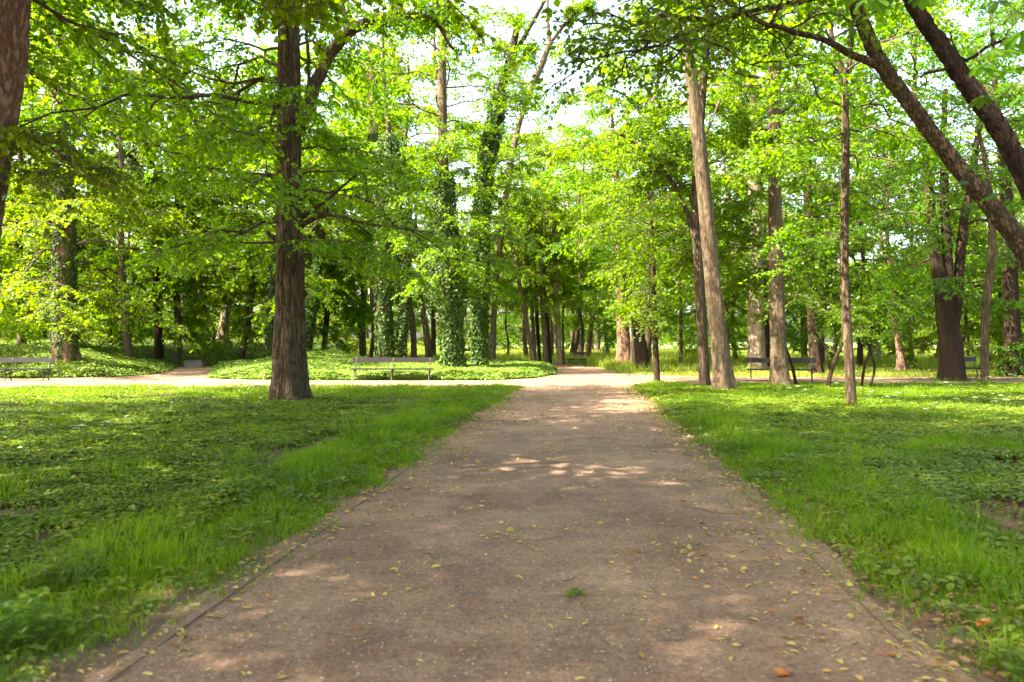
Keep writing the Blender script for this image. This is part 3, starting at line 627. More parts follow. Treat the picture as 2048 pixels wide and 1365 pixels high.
hero("tall_tree", "straight smooth trunk standing in front of the dark bench on the right", 26.5,
     [(1562, 774, 35), (1558, 720, 32), (1556, 640, 30), (1552, 500, 27), (1549, 350, 25), (1548, 220, 26), (1550, 100, 24), (1552, -20, 22)], 'bark_grey', top=17, flare=.7, sides=60, step=.06, rough=.035, ridge=(.008, .04, .4),
     crowns=[dict(zlo=7.5, zhi=17, R=5.2, nlimb=20, nsub=8, ntw=7, nlf=13, ls=.14, shape='leaf', elev=(0, 55)), dict(zlo=3.4, zhi=7, R=2.8, nlimb=8, nsub=6, ntw=7, nlf=12, ls=.12, elev=(-10, 10), az=(.2, 2.9))])
hero("slender_tree", "thin upright tree nearest the camera on the right lawn, forking near its top", 18.4,
     [(1703, 816, 20), (1699, 740, 19), (1694, 650, 18), (1689, 540, 17), (1690, 420, 16), (1691, 300, 15), (1690, 200, 14), (1688, 150, 13), (1672, 110, 10), (1662, 60, 8), (1660, -40, 7)], 'bark', top=9.5, flare=.3, sides=16, step=.12,
     limbs=[[(1690, 155, 10), (1700, 120, 8), (1702, 60, 7), (1708, -20, 6)], [(1692, 198, 4), (1725, 170, 3), (1760, 155, 2)], [(1694, 315, 4), (1710, 310, 4), (1718, 335, 3)]],
     crowns=[dict(zlo=6.2, zhi=9.5, R=3, nlimb=14, nsub=7, ntw=7, nlf=12, ls=.11, shape='leaf'), dict(zlo=3.6, zhi=5, R=2.0, nlimb=5, nsub=5, ntw=6, nlf=11, ls=.1, shape='leaf', elev=(-10, 10), az=(.6, 2.6))], leafm='leaf')
hero("old_tree", "massive greenish trunk behind the left end of the dark bench on the right", 43, [(1514, 738, 34), (1513, 690, 32), (1512, 600, 30), (1511, 480, 27), (1509, 360, 24), (1508, 240, 20)], 'bark_pale', top=18, flare=.35, sides=20,
     crowns=[dict(zlo=5, zhi=18, R=5.5, nlimb=26, nsub=8, ntw=7, nlf=11, ls=.17, elev=(-5, 50))])
hero("slender_tree", "dark double trunk tight against the right of the massive greenish one", 46, [(1534, 736, 13), (1534, 680, 12), (1532, 620, 10)], 'bark_dark', top=10, sides=10, crowns=[dict(zlo=3.6, zhi=10, R=3, nlimb=10, nsub=6, ntw=7, nlf=11, ls=.16)], leafm='leaf_d')
hero("tall_tree", "dark leaning trunk right behind the right end of the dark bench", 37.5, [(1634, 750, 25), (1630, 700, 22), (1624, 620, 19), (1620, 520, 17), (1617, 400, 15), (1612, 280, 13)], 'bark_dark', top=16, flare=.6, sides=18,
     crowns=[dict(zlo=4.2, zhi=16, R=5, nlimb=24, nsub=8, ntw=7, nlf=11, ls=.15, elev=(-5, 50))], leafm='leaf_d')
hero("slender_tree", "narrow dark trunk behind the bench, left of the dark leaning trunk", 56, [(1610, 726, 13), (1608, 690, 12), (1606, 620, 11), (1604, 540, 10)], 'bark', top=13, sides=10, crowns=[dict(zlo=4, zhi=13, R=4, nlimb=14, nsub=7, ntw=7, nlf=10, ls=.18)], leafm='leaf_d')
hero("tall_tree", "three-stemmed dark tree beside the curled-armrest bench on the far right", 31.5,
     [(1905, 762, 42), (1902, 700, 40), (1893, 640, 36), (1880, 570, 25), (1868, 480, 20), (1860, 400, 17), (1850, 300, 14)], 'bark_dark', top=16, flare=.45, sides=24, step=.16,
     limbs=[[(1900, 650, 22), (1898, 590, 21), (1894, 500, 20), (1890, 410, 18), (1888, 300, 14), (1890, 180, 10)], [(1908, 650, 22), (1916, 590, 20), (1922, 500, 18), (1930, 430, 16), (1948, 330, 13), (1960, 220, 9)],
            [(1930, 450, 7), (1960, 440, 5), (1995, 445, 4)]],
     crowns=[dict(zlo=5, zhi=16, R=5.6, nlimb=26, nsub=8, ntw=7, nlf=12, ls=.14, elev=(-5, 50)), dict(zlo=3, zhi=5, R=2.6, nlimb=6, nsub=6, ntw=7, nlf=12, ls=.12, elev=(-15, 5))], leafm='leaf_d')
hero("slender_tree", "slim brown trunk hiding the right end of the curled-armrest bench", 29.6, [(1970, 768, 15), (1969, 700, 15), (1972, 620, 15), (1981, 540, 15), (1985, 470, 14), (1983, 430, 14), (1978, 380, 11), (1966, 300, 9)], 'bark', top=11, flare=.3, sides=14,
     limbs=[[(1984, 450, 9), (1972, 420, 8), (1958, 395, 6)]], crowns=[dict(zlo=7, zhi=11, R=3.4, nlimb=12, nsub=7, ntw=7, nlf=12, ls=.12)], leafm='leaf_d')
hero("old_tree", "broad dark trunk with suckers at its foot close to the right edge", 35, [(2029, 748, 34), (2026, 690, 30), (2022, 600, 27), (2018, 500, 25), (2010, 350, 22)], 'bark_dark', top=16, flare=.4, sides=20,
     crowns=[dict(zlo=3.6, zhi=16, R=5.5, nlimb=24, nsub=8, ntw=7, nlf=11, ls=.15, elev=(-8, 50)), dict(zlo=.2, zhi=1.5, R=.9, nlimb=8, nsub=5, ntw=4, nlf=8, ls=.12)], leafm='leaf_d')
hero("slender_tree", "thin trunk with a pale patch between the slim brown trunk and the broad dark one", 44, [(2004, 735, 11), (2001, 700, 10), (2001, 640, 9), (2000, 580, 8)], 'bark', top=11, sides=10, crowns=[dict(zlo=3.2, zhi=11, R=3.4, nlimb=12, nsub=7, ntw=7, nlf=11, ls=.16)], leafm='leaf_d')
hero("slender_tree", "thin trunk in the middle of the shaded grass, right of the dark pole tree", 45, [(1361, 735, 8), (1362, 690, 7), (1361, 640, 6), (1362, 560, 5)], 'bark', top=10, sides=9, crowns=[dict(zlo=2.8, zhi=10, R=3.2, nlimb=12, nsub=7, ntw=7, nlf=11, ls=.16)])
hero("old_tree", "bulging pale sunlit trunk in the meadow, seen between the bent stems", 54, [(1751, 722, 20), (1751, 700, 21), (1754, 670, 18), (1752, 640, 12)], 'bark_pale', top=12, sides=14, flare=.3, crowns=[dict(zlo=4.0, zhi=12, R=4.6, nlimb=16, nsub=7, ntw=7, nlf=11, ls=.18)])
hero("tall_tree", "trunk with a brightly sunlit flaring foot in the meadow right of centre", 41, [(1804, 743, 17), (1801, 710, 14), (1794, 670, 12), (1788, 630, 11), (1784, 560, 10)], 'bark_red', top=12, sides=14, flare=1.0, crowns=[dict(zlo=3.8, zhi=12, R=3.8, nlimb=16, nsub=7, ntw=7, nlf=11, ls=.16)])
hero("slender_tree", "stem leaning strongly right in the meadow, left of the three-stemmed tree", 66, [(1838, 708, 8), (1850, 690, 8), (1862, 665, 7)], 'bark', top=7, sides=8, crowns=[dict(zlo=3.2, zhi=7, R=3, nlimb=9, nsub=6, ntw=6, nlf=10, ls=.2)])
hero("old_tree", "pinkish sunlit trunk just left of the three-stemmed tree", 52, [(1879, 728, 16), (1880, 700, 14), (1884, 660, 11)], 'bark_red', top=10, sides=12, crowns=[dict(zlo=3.6, zhi=10, R=3.6, nlimb=12, nsub=6, ntw=6, nlf=10, ls=.17)])
# --- the two big leaning trunks in the upper right
hero("leaning_tree", "scaly brown trunk sweeping up from the right edge, long branches across the top", 9.0,
     [(2280, 990, 58), (2200, 800, 52), (2130, 640, 46), (2050, 500, 41), (1990, 420, 35), (1925, 345, 32), (1868, 272, 30), (1820, 208, 28), (1780, 155, 28), (1750, 105, 26), (1728, 55, 25), (1706, 0, 24), (1670, -90, 21)], 'bark_plate', top=9, flare=.4, sides=64, step=.03, rough=.05, ridge=(.014, .04, .07),
     limbs=[[(1755, 135, 17), (1725, 118, 15), (1690, 100, 14), (1640, 78, 12), (1590, 62, 11), (1530, 47, 10), (1490, 30, 9), (1450, 0, 8), (1420, -40, 7)],
            [(1740, -40, 12), (1640, -8, 10), (1560, 14, 9), (1500, 26, 9), (1420, 36, 8), (1330, 42, 6), (1262, 49, 4)],
            [(1470, 30, 8), (1420, 52, 7), (1350, 78, 6), (1290, 98, 5), (1255, 112, 3)], [(1598, 66, 4), (1570, 100, 3)]],
     crowns=[dict(zlo=8.3, zhi=9, R=3.8, nlimb=9, nsub=8, ntw=7, nlf=13, ls=.14, shape='leaf', elev=(0, 40)),
             dict(on=[(1690, 100, 14), (1590, 62, 11), (1530, 47, 10), (1450, 0, 8)], R=1.6, n=5, nsub=3, ntw=4, nlf=5, ls=.08),
             dict(on=[(1560, 14, 9), (1420, 36, 8), (1330, 42, 6), (1262, 49, 4)], R=1.6, n=5, nsub=3, ntw=4, nlf=5, ls=.08),
             dict(on=[(1420, 52, 7), (1350, 78, 6), (1290, 98, 5), (1255, 112, 3)], R=1.6, n=5, nsub=3, ntw=4, nlf=5, ls=.08)], leafm='leaf')
root15, P15, b15 = hero("leaning_tree", "very dark rough trunk leaning across the top right corner, big fingered leaves hanging from it", 7.0,
     [(2400, 1100, 70), (2300, 850, 62), (2180, 600, 56), (2090, 430, 42), (2042, 330, 38), (1985, 235, 36), (1930, 162, 34), (1882, 90, 31), (1832, 18, 28), (1800, -60, 30)], 'bark_black', top=8, flare=.4, sides=64, step=.03, rough=.055, ridge=(.016, .045, .09),
     limbs=[[(1838, 146, 5), (1870, 143, 6), (1905, 130, 7), (1950, 110, 7), (1995, 85, 7), (2060, 55, 8), (2110, 20, 9)], [(1838, 146, 4), (1829, 125, 3), (1822, 108, 3)], [(1930, 125, 5), (1912, 95, 4), (1900, 66, 3)]],
     crowns=[dict(zlo=7.2, zhi=8, R=2.6, nlimb=9, az=(-1.2, .8), nsub=7, ntw=7, nlf=11, ls=.14, shape='leaf', elev=(0, 40))], leafm='chest')
def chestnut_sprays():
    rng = np.random.default_rng(5)
    for px, py, Y, s in [(1740, -8, 4.6, 1.0), (1790, -22, 4.8, .9), (1700, -30, 4.9, .9), (1985, 100, 4.9, .95), (2010, 90, 5.1, 1.0), (1960, 130, 5.2, .9), (2045, 60, 4.6, 1.0), (2030, 20, 5.0, 1.0), (2000, 0, 5.4, .9),
                         (1965, 190, 6.2, .9), (2045, 190, 5.6, .8), (1850, -20, 5.2, .9), (2060, 130, 4.8, 1.0), (2030, 600, 6.0, .7), (2045, 400, 6.3, .7), (1955, 330, 7.6, .8), (1925, 360, 7.8, .8), (1985, 385, 7.6, .8)]:
        mb = MB(); c = at(px, py, Y); n = 7; a0 = rng.uniform(0, 6.28); a = a0+(np.arange(n)-3)*.72
        dn = rng.uniform(.25, .8); T = np.stack([np.cos(a), np.sin(a), -np.full(n, dn)+rng.normal(0, .12, n)], -1); N = np.stack([np.cos(a)*.4, np.sin(a)*.4, np.ones(n)], -1)
        L = s*.17*(1-.13*np.abs(np.arange(n)-3))*rng.uniform(.9, 1.1, n)
        leaves(mb, np.tile(c, (n, 1))-b15, T, N, L, L*.46, 'chest', 0)
        st = np.array([c-b15, c-b15+[rng.uniform(-.05, .05), .06, .10], c-b15+[.05, .18, .2]]); tubes(mb, st, np.array([.002, .0025, .003]), 4, 1)
        link("leaf_spray", mb.mesh("leaf_spray", [M['chest'], M['twig']]), root15)
chestnut_sprays()

# --- bent saplings on the right lawn
for lab, Y, lines in [
    ("dark sapling with bent forked stem left of the nearest thin right-lawn tree", 25.3, [[(1654, 779, 9), (1662, 745, 9), (1672, 715, 8), (1683, 690, 7), (1688, 650, 6), (1705, 610, 4)], [(1660, 738, 5), (1654, 722, 5), (1654, 700, 4), (1632, 668, 3), (1622, 655, 2)]]),
    ("crooked two-stemmed sapling right of the nearest thin tree on the lawn", 25.6, [[(1722, 768, 6), (1728, 740, 6), (1738, 708, 6), (1744, 670, 6), (1742, 632, 5), (1762, 616, 4), (1780, 602, 3)], [(1738, 766, 5), (1749, 740, 5), (1744, 712, 5), (1736, 690, 4)]]),
    ("thin dark stick-like stem leaning against the straight smooth trunk", 26.9, [[(1594, 770, 7), (1586, 740, 6), (1578, 712, 5), (1571, 690, 4), (1568, 660, 3)]])]:
    base = at(lines[0][0][0], lines[0][0][1], Y); base[2] = 0; rt = thing("sapling", base, lab, "sapling"); rng = np.random.default_rng(int(Y*10)); allP = []
    for k_, ln in enumerate(lines):
        Q, r = pxline(ln, Y); 
        if abs(Q[0, 2]) < .3: Q[0, 2] = -.05
        Q2, r2 = resample(Q-base, r, .1); mb = MB(); tubes(mb, Q2, r2, 8, 0, cap=True); link("stem", mb.mesh("stem", [M['bark_dark']]), rt); allP.append(Q-base)
    mb = MB()
    for q in (allP[:1] if len(lines) > 1 else []):
        along(mb, rng, q[-2:], R=1.1, n=5, nsub=5, ntw=5, nlf=8, ls=.09, shape='kite')
    if mb.n: link("crown", mb.mesh("crown", [M['leaf'], M['twig']]), rt)

# ------------------------------------------------------------------ the wood behind
def prototype(seed, height, R, zlo, nlimb, ls, leafm, barkm, r0, tilt=.95):
    rng = np.random.default_rng(seed); n = 8; z = np.linspace(-.3, height, n)
    P = np.stack([np.cumsum(rng.normal(0, .16, n)), np.cumsum(rng.normal(0, .16, n)), z], -1); P[:, :2] -= P[0, :2]
    rt = thing("woodland_tree", (0, -500, 0), "x", "tree"); mb = MB()
    trunk_geo(mb, P, r0*.8*np.linspace(1, .3, n), 10, .4, .5, seed); link("trunk", mb.mesh("trunk", [M[barkm]]), rt)
    mb = MB(); grow(mb, rng, P, zlo, height, R, nlimb=int(nlimb*1.1), nsub=8, ntw=8, nlf=14, ls=ls*.82, elev=(-10, 50), peak=.3, twl=(.4, 1.1), tilt=tilt)
    link("crown", mb.mesh("crown", [M[leafm], M['twig']]), rt)
    return rt
PR = [prototype(101, 15, 5.0, 2.6, 26, .20, 'leaf_y', 'bark_grey', .20), prototype(102, 17, 5.6, 3.4, 28, .21, 'leaf', 'bark', .26), prototype(103, 11, 4.2, 1.9, 24, .18, 'leaf_y', 'bark_dark', .14),
      prototype(104, 20, 6.2, 4.0, 30, .22, 'leaf', 'bark_grey', .32), prototype(105, 13, 4.8, 2.2, 26, .19, 'leaf_d', 'bark', .18), prototype(106, 18, 6.0, 3.0, 30, .21, 'leaf_d', 'bark_dark', .28), prototype(107, 20, 6.6, 9.5, 30, .2, 'leaf', 'bark', .3), prototype(108, 19, 6.0, 7.0, 22, .19, 'leaf_y', 'bark_grey', .26)]
used = set()
LABW0 = [("leafy tree with a slender grey trunk in the far wood", "far grey trunked trees"), ("brown trunked tree with a mid green crown in the far wood", "far brown trunked trees"),
        ("low dark stemmed understorey tree with yellow-green leaves in the far wood", "far understorey trees"), ("tall grey trunked tree with a high crown in the far wood", "far tall trees"),
        ("small deep green tree in the shade of the far wood", "far deep green trees"), ("big dark trunked tree with a deep green crown in the far wood", "far dark trunked trees"),
        ("tall high-crowned tree rising out of the meadow behind the ivy beds", "high-crowned meadow trees"), ("high crowned tree standing beside the camera and shading the near path", "trees shading the near path")]
LABW = LABW0[:6]+[LABW0[7], LABW0[6]]
def plant(k, x, y, rz, sc, label=None, group=None):
    l, g = LABW[k]; l = label or l; g = group or g
    z = float(terrain(x, y))
    if k not in used:
        used.add(k); r = PR[k]; r.location = (x, y, z); r.rotation_euler = (0, 0, rz); r.scale = (sc,)*3; r["label"] = l; r["group"] = g; return r
    return copy_tree(PR[k], (x, y, z), rz, sc, l, g)
rng = np.random.default_rng(11)
gx = []
for Yr, sp in [(53, 8.5), (62, 9), (71, 9), (81, 9.5), (103, 8), (111, 8), (120, 9)]:
    half = Yr*.72+4; xs = np.arange(-half, half, sp)
    for x in xs: gx.append((x+rng.uniform(-2.6, 2.6), Yr+rng.uniform(-2.8, 2.8)))
for x, y in gx:
    px = 1024+x/y*F
    if polydist(np.array([x]), np.array([y]), P_MAIN)[0] > -1.5 or inpoly(np.array([x]), np.array([y]), BED_B)[0]: continue
    if y < 72 and abs(px-389) < 60: continue
    if y < 66 and rng.uniform() < .35: continue
    if 66 < y < 90 and rng.uniform() < .35: continue
    if 500 < px < 1200 and y < 90 and rng.uniform() < .3: continue
    lowk = rng.uniform() < .2
    right = px > 1180
    if px < 1000: k = rng.choice([0, 1, 2, 3, 0], p=[.3, .15, .25, .15, .15])
    elif right: k = rng.choice([1, 4, 5, 2, 3], p=[.25, .22, .25, .13, .15])
    else: k = rng.choice([0, 2, 1], p=[.5, .3, .2])
    sc = rng.uniform(.8, 1.15)
    if 940 < px < 1150 and y < 66: k = 2; sc = .9
    if 200 < px < 350 and y < 80: k = 2; sc = .72
    if 1150 < px < 1300 and y < 66: continue
    if 640 < px < 700 or 700 < px < 850 and y < 60: k = 2; sc = .9
    if y < 90: k = 2 if lowk else 7
    if y > 98: k = [0, 2, 4, 2][int(rng.integers(4))]; sc *= 1.15
    plant(int(k), x, y, rng.uniform(0, 6.28), sc)
# crowns nearer by that fill the upper half of the photo
for x, y, sc in [(-13, 46.5, .95), (-8.5, 50, .95), (1.2, 64, .95), (-2.5, 72, 1.0), (5.0, 58, .85), (4.4, 75, 1.0), (8.4, 69, .95), (7.2, 44, 1.05), (-6.5, 53, 1.05), (-21.5, 45, 1.1), (-17, 60, 1)]:
    plant(7, x, y, rng.uniform(0, 6.28), sc)
for k, x, y, sc, lab in [(0, -29, 40, 1.05, "bright yellow-green tree filling the far left edge behind the mound"), (3, -26, 47, .9, "tall airy tree behind the left ivy mound"), (1, -13.5, 52, .85, "leafy tree filling the space behind the big furrowed tree"),
                         (3, -21, 50, 1.0, "tall tree behind the right end of the left ivy mound"), (1, -17.5, 51, 1.05, "leafy tree behind the gap in the ivy beds"), (3, -10.5, 56, 1.0, "tall leafy tree behind the long grey bench"), (3, -29, 47, 1.0, "tall tree rising above the ivy clad trunk on the left mound"), (0, -33, 33, .9, "sunlit tree at the left edge above the cropped bench"), (3, 13.5, 50, .9, "tall tree behind the pale leaning trunk"), (5, 20.5, 47, .8, "deep green tree behind the nearest thin tree on the right"),
                         (4, 26, 36, .9, "shady tree filling the right edge behind the slim brown trunk"), (1, 8.6, 56, .95, "leafy tree above the huge ridged trunk"), (3, 31, 44, .95, "tall tree behind the broad dark trunk at the right edge")]:
    plant(k, x, y, rng.uniform(0, 6.28), sc, lab, None)
for i, (x, y, sc) in enumerate([(-11.5, 60, .8), (-30, 43, .7), (-25.5, 45.5, .75), (12.4, 52, .65), (19.5, 50, .8), (24.5, 43, .75), (28, 40, .8), (-.5, 66, .9), (27, 34, .7)]):
    plant(2 if x < 8 or i % 2 else 4, x, y, rng.uniform(0, 6.28), sc, None, None)
# trees beside and behind the camera: their crowns shade the near path and lawns
for k, x, y, sc in [(6, -9.6, 12.6, .8), (6, -8.5, 7, .8), (6, -12.8, 17.8, .85), (6, -7, -4, .8), (6, -9.5, 1.5, .8), (6, -15, 8, .85), (6, -16, 14, .9), (6, -14, 0, .9), (6, 6, -7, .9), (6, 14, 1.5, .9), (6, 11, 6.5, .85), (6, 9, -2.5, .85), (6, 14.5, 12, .8), (6, -12, -7, .9), (6, -8.2, 4, .85)]:
    plant(k, x, y, rng.uniform(0, 6.28), sc, None, None)
for k in range(8):
    if k not in used:
        for c in list(PR[k].children): bpy.data.objects.remove(c)
        bpy.data.objects.remove(PR[k])

# clipped hedge far off on the left
def hedge():
    rng = np.random.default_rng(3); x0, x1, y0, z0 = -56, -24, 84, float(terrain(-40, 84)); n = 30000; rt = thing("hedge", ((x0+x1)/2, y0, z0), "low clipped hedge running across behind the far left meadow", "hedge")
    mb = MB(); c = np.array([(x0+x1)/2, y0, z0])
    P = np.stack([rng.uniform(x0, x1, n), y0+rng.uniform(-.6, .6, n), z0+1.6*rng.uniform(0, 1, n)**.6], -1)-c
    f = rng.uniform(0, 1, n) < .5; P[f, 1] = -.6+rng.normal(0, .05, f.sum()); P[~f, 2] = 1.6+rng.normal(0, .05, (~f).sum())
    leaves(mb, P, rng.normal(0, 1, (n, 3)), rng.normal(0, 1, (n, 3))+[0, -.5, 1], .2, .18, 'kite'); 
    mb.box((0, 0, .75), (x1-x0-.1, 1.0, 1.5), 1)
    link("foliage", mb.mesh("foliage", [M['leaf_d'], M['twig']]), rt)
hedge()

# ------------------------------------------------------------------ ground vegetation
def frustum_pts(rng, n, y0, y1, p=1.0, side=3.5):
    n = int(n*1.3)
    """random ground points, denser near the camera (density ~ 1/y^p)"""
    u = rng.uniform(0, 1, n)
    e = 2-p
    y = (y0**e+(y1**e-y0**e)*u)**(1/e) if abs(e) > 1e-6 else y0*(y1/y0)**u
    x = rng.uniform(-1, 1, n)*(y*.665+side)
    return x, y
def grass(mb, rng, x, y, hgt, wid, lean=.45, mat=0):
    n = len(x); z = terrain(x, y); P = np.stack([x, y, np.maximum(z, 0)*1.0-.01], -1)
    T = np.array([0, 0, 1.])+np.stack([rng.normal(0, lean, n), rng.normal(0, lean, n), np.zeros(n)], -1)
    a = rng.uniform(0, 6.28, n); N = np.stack([np.cos(a), np.sin(a), np.full(n, .15)], -1)
    leaves(mb, P, T, N, hgt, wid, 'blade', mat)
def edge_d(x, y):  # metres outside the main path (signed, + = lawn)
    return -polydist(x, y, P_MAIN)

def lawns():
    rng = np.random.default_rng(21)
    # grass
    x, y = frustum_pts(rng, 620000, 2.9, 27.5, 1.15)
    d = edge_d(x, y)+(vnoise(x, y, .35, 8)-.5)*.45+(vnoise(x, y, 1.7, 12)-.5)*.3
    cl = vnoise(x, y, .5, 2)*.6+vnoise(x, y, 2.2, 6)*.4
    pr = np.where(d < 1.5, .95, np.where(x < 0, .05+.35*(cl > .66), .08+.5*(cl > .60)))
    pr = np.where((y > 21) & (d > .5), .5+.4*cl, pr)
    bare = (x < -6) & (y > 21.5) & (vnoise(x, y, 2.6, 41) > .5)
    pr = np.where(bare, .06, pr)
    pr *= np.where(d < .12, .4, 1)
    pr = np.where(d < .02, .07, pr)
    k = (d > -.22) & (rng.uniform(0, 1, len(x)) < pr); x, y, d, cl = x[k], y[k], d[k], cl[k]
    h = (.055+.11*cl)*rng.uniform(.6, 1.5, len(x))*np.where(d < .45, .7, 1.12)*(1+.35*(vnoise(x, y, .25, 77) > .62)); w = (.0042+.00042*y)*rng.uniform(.7, 1.3, len(x))
    bx_, by_, bh = [], [], []
    for o in HEROES:
        if not (o.location.y < 34): continue
        r0 = o['r0']; n_ = int(500*r0+60); a = rng.uniform(0, 6.28, n_); rr = r0*(1.15+.7*rng.uniform(0, 1, n_)**1.5)+.03; bx_.append(o.location.x+rr*np.cos(a)); by_.append(o.location.y+rr*np.sin(a)); bh.append(rng.uniform(.06, .22, n_))
    bx_ = np.concatenate(bx_); by_ = np.concatenate(by_); bh = np.concatenate(bh)
    x = np.concatenate([x, bx_]); y = np.concatenate([y, by_]); h = np.concatenate([h, bh]); w = np.concatenate([w, .004+.0004*by_])
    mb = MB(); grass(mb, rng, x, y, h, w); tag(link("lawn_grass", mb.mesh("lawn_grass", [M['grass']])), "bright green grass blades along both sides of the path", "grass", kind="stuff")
    # ground elder carpet: stalks carrying three to five leaflets
    x, y = frustum_pts(rng, 105000, 2.9, 28, 1.0)
    d = edge_d(x, y); cl = vnoise(x, y, .9, 31)*.55+vnoise(x, y, 3.1, 32)*.45
    pr = np.where(x < 0, np.where(d > .9, 1.1-1.0*(cl > .72), .12), np.where(d > .9, .98-.92*(cl > .55), .10))
    pr = np.where((x < 0) & (y > 21.5) & (x < -6), .25, pr); pr = np.where((x > 0) & (y > 15), np.maximum(pr, .6), pr); pr = np.where((x < 0) & (y > 20.5) & (x > -6), .12, pr)
    k = (d > .12) & (rng.uniform(0, 1, len(x)) < pr); x, y = x[k], y[k]; n = len(x)
    hh = .04+.10*vnoise(x, y, .7, 35)*rng.uniform(.6, 1.2, n); z = terrain(x, y)+hh
    mb = MB(); a0 = rng.uniform(0, 6.28, n); sz = (.052+.0019*y)*rng.uniform(.7, 1.3, n)
    for j in range(5):
        a = a0+(j-2)*.95; T = np.stack([np.cos(a), np.sin(a), rng.normal(-.12, .2, n)], -1); off = sz*.35
        P = np.stack([x+np.cos(a)*off, y+np.sin(a)*off, z+rng.normal(0, .008, n)], -1)
        N = np.array([0, 0, 1.])+rng.normal(0, .22, (n, 3)); L = sz*(1.15-.16*abs(j-2)); leaves(mb, P, T, N, L, L*.62, 'leaf')
    tag(link("ground_cover", mb.mesh("ground_cover", [M['elder']])), "carpet of low ground elder leaves on both lawns", "ground cover", kind="stuff")
lawns()

def meadow():
    rng = np.random.default_rng(22)
    x, y = frustum_pts(rng, 330000, 33, 120, 1.35, 3)
    m = (edge_d(x, y) > .15) & (polydist(x, y, BED_B) < -.1) & ((polydist(x, y, BED_A) < 0)) & (polydist(x, y, P_BACK) < -.05)
    m |= (edge_d(x, y) > .15) & (polydist(x, y, BED_A) > 16)
    m &= ~((y < 36) & (x < -3))
    x, y = x[m], y[m]; n = len(x)
    sh = (x > 3) & (y < 46)
    tall = np.where(sh, .12, .16+.34*ss((y-42)/14)); tall = np.where((x > 3) & (x < 12) & (y > 39) & (y < 52), .55, tall)
    h = tall*rng.uniform(.5, 1.4, n)*(.6+.8*vnoise(x, y, 2.2, 3)); w = (.0055+.0005*y)*rng.uniform(.7, 1.3, n)
    mb = MB(); grass(mb, rng, x, y, h, w, .35); tag(link("meadow_grass", mb.mesh("meadow_grass", [M['meadow']])), "tall yellow-green meadow grass under the far trees", "grass", kind="stuff")
meadow()

def ivy_beds():
    rng = np.random.default_rng(23)
    for nm, poly, N_, lab in [("ivy_bed", BED_A, 330000, "dense bed of glossy ivy covering the mound on the left, behind the cropped bench"), ("ivy_bed", BED_B, 300000, "dense bed of ivy between the paths, behind the long grey bench")]:
        P0 = np.array(poly); x = rng.uniform(max(P0[:, 0].min(), -45), P0[:, 0].max(), N_*2); y = P0[:, 1].min()+(P0[:, 1].max()-P0[:, 1].min())*rng.uniform(0, 1, N_*2)**1.6
        keep = np.abs(x) < y*.68+3; x, y = x[keep], y[keep]
        d = polydist(x, y, poly)+(vnoise(x, y, .5, 4)-.5)*.35; k = (d > 0) & (rng.uniform(0, 1, len(x)) < np.where(d > 14, .15, np.where(d > 6, .6, 1))); x, y, d = x[k][:N_], y[k][:N_], d[k][:N_]; n = len(x)
        th = (.12+.2*ss(d/.5))*(.6+.8*vnoise(x, y, .8, 14)); z = terrain(x, y)+th*rng.uniform(.15, 1, n)**.6
        z = np.where(d < .35, terrain(x, y)+th*rng.uniform(0, 1, n), z)
        a = rng.uniform(0, 6.28, n); T = np.stack([np.cos(a), np.sin(a), rng.uniform(-.6, .2, n)], -1); L = .105*rng.uniform(.6, 1.3, n)
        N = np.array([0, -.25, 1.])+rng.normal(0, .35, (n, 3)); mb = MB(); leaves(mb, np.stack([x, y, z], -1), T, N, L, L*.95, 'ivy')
        tag(link(nm, mb.mesh(nm, [M['ivybed']])), lab, "ivy", kind="stuff")
ivy_beds()

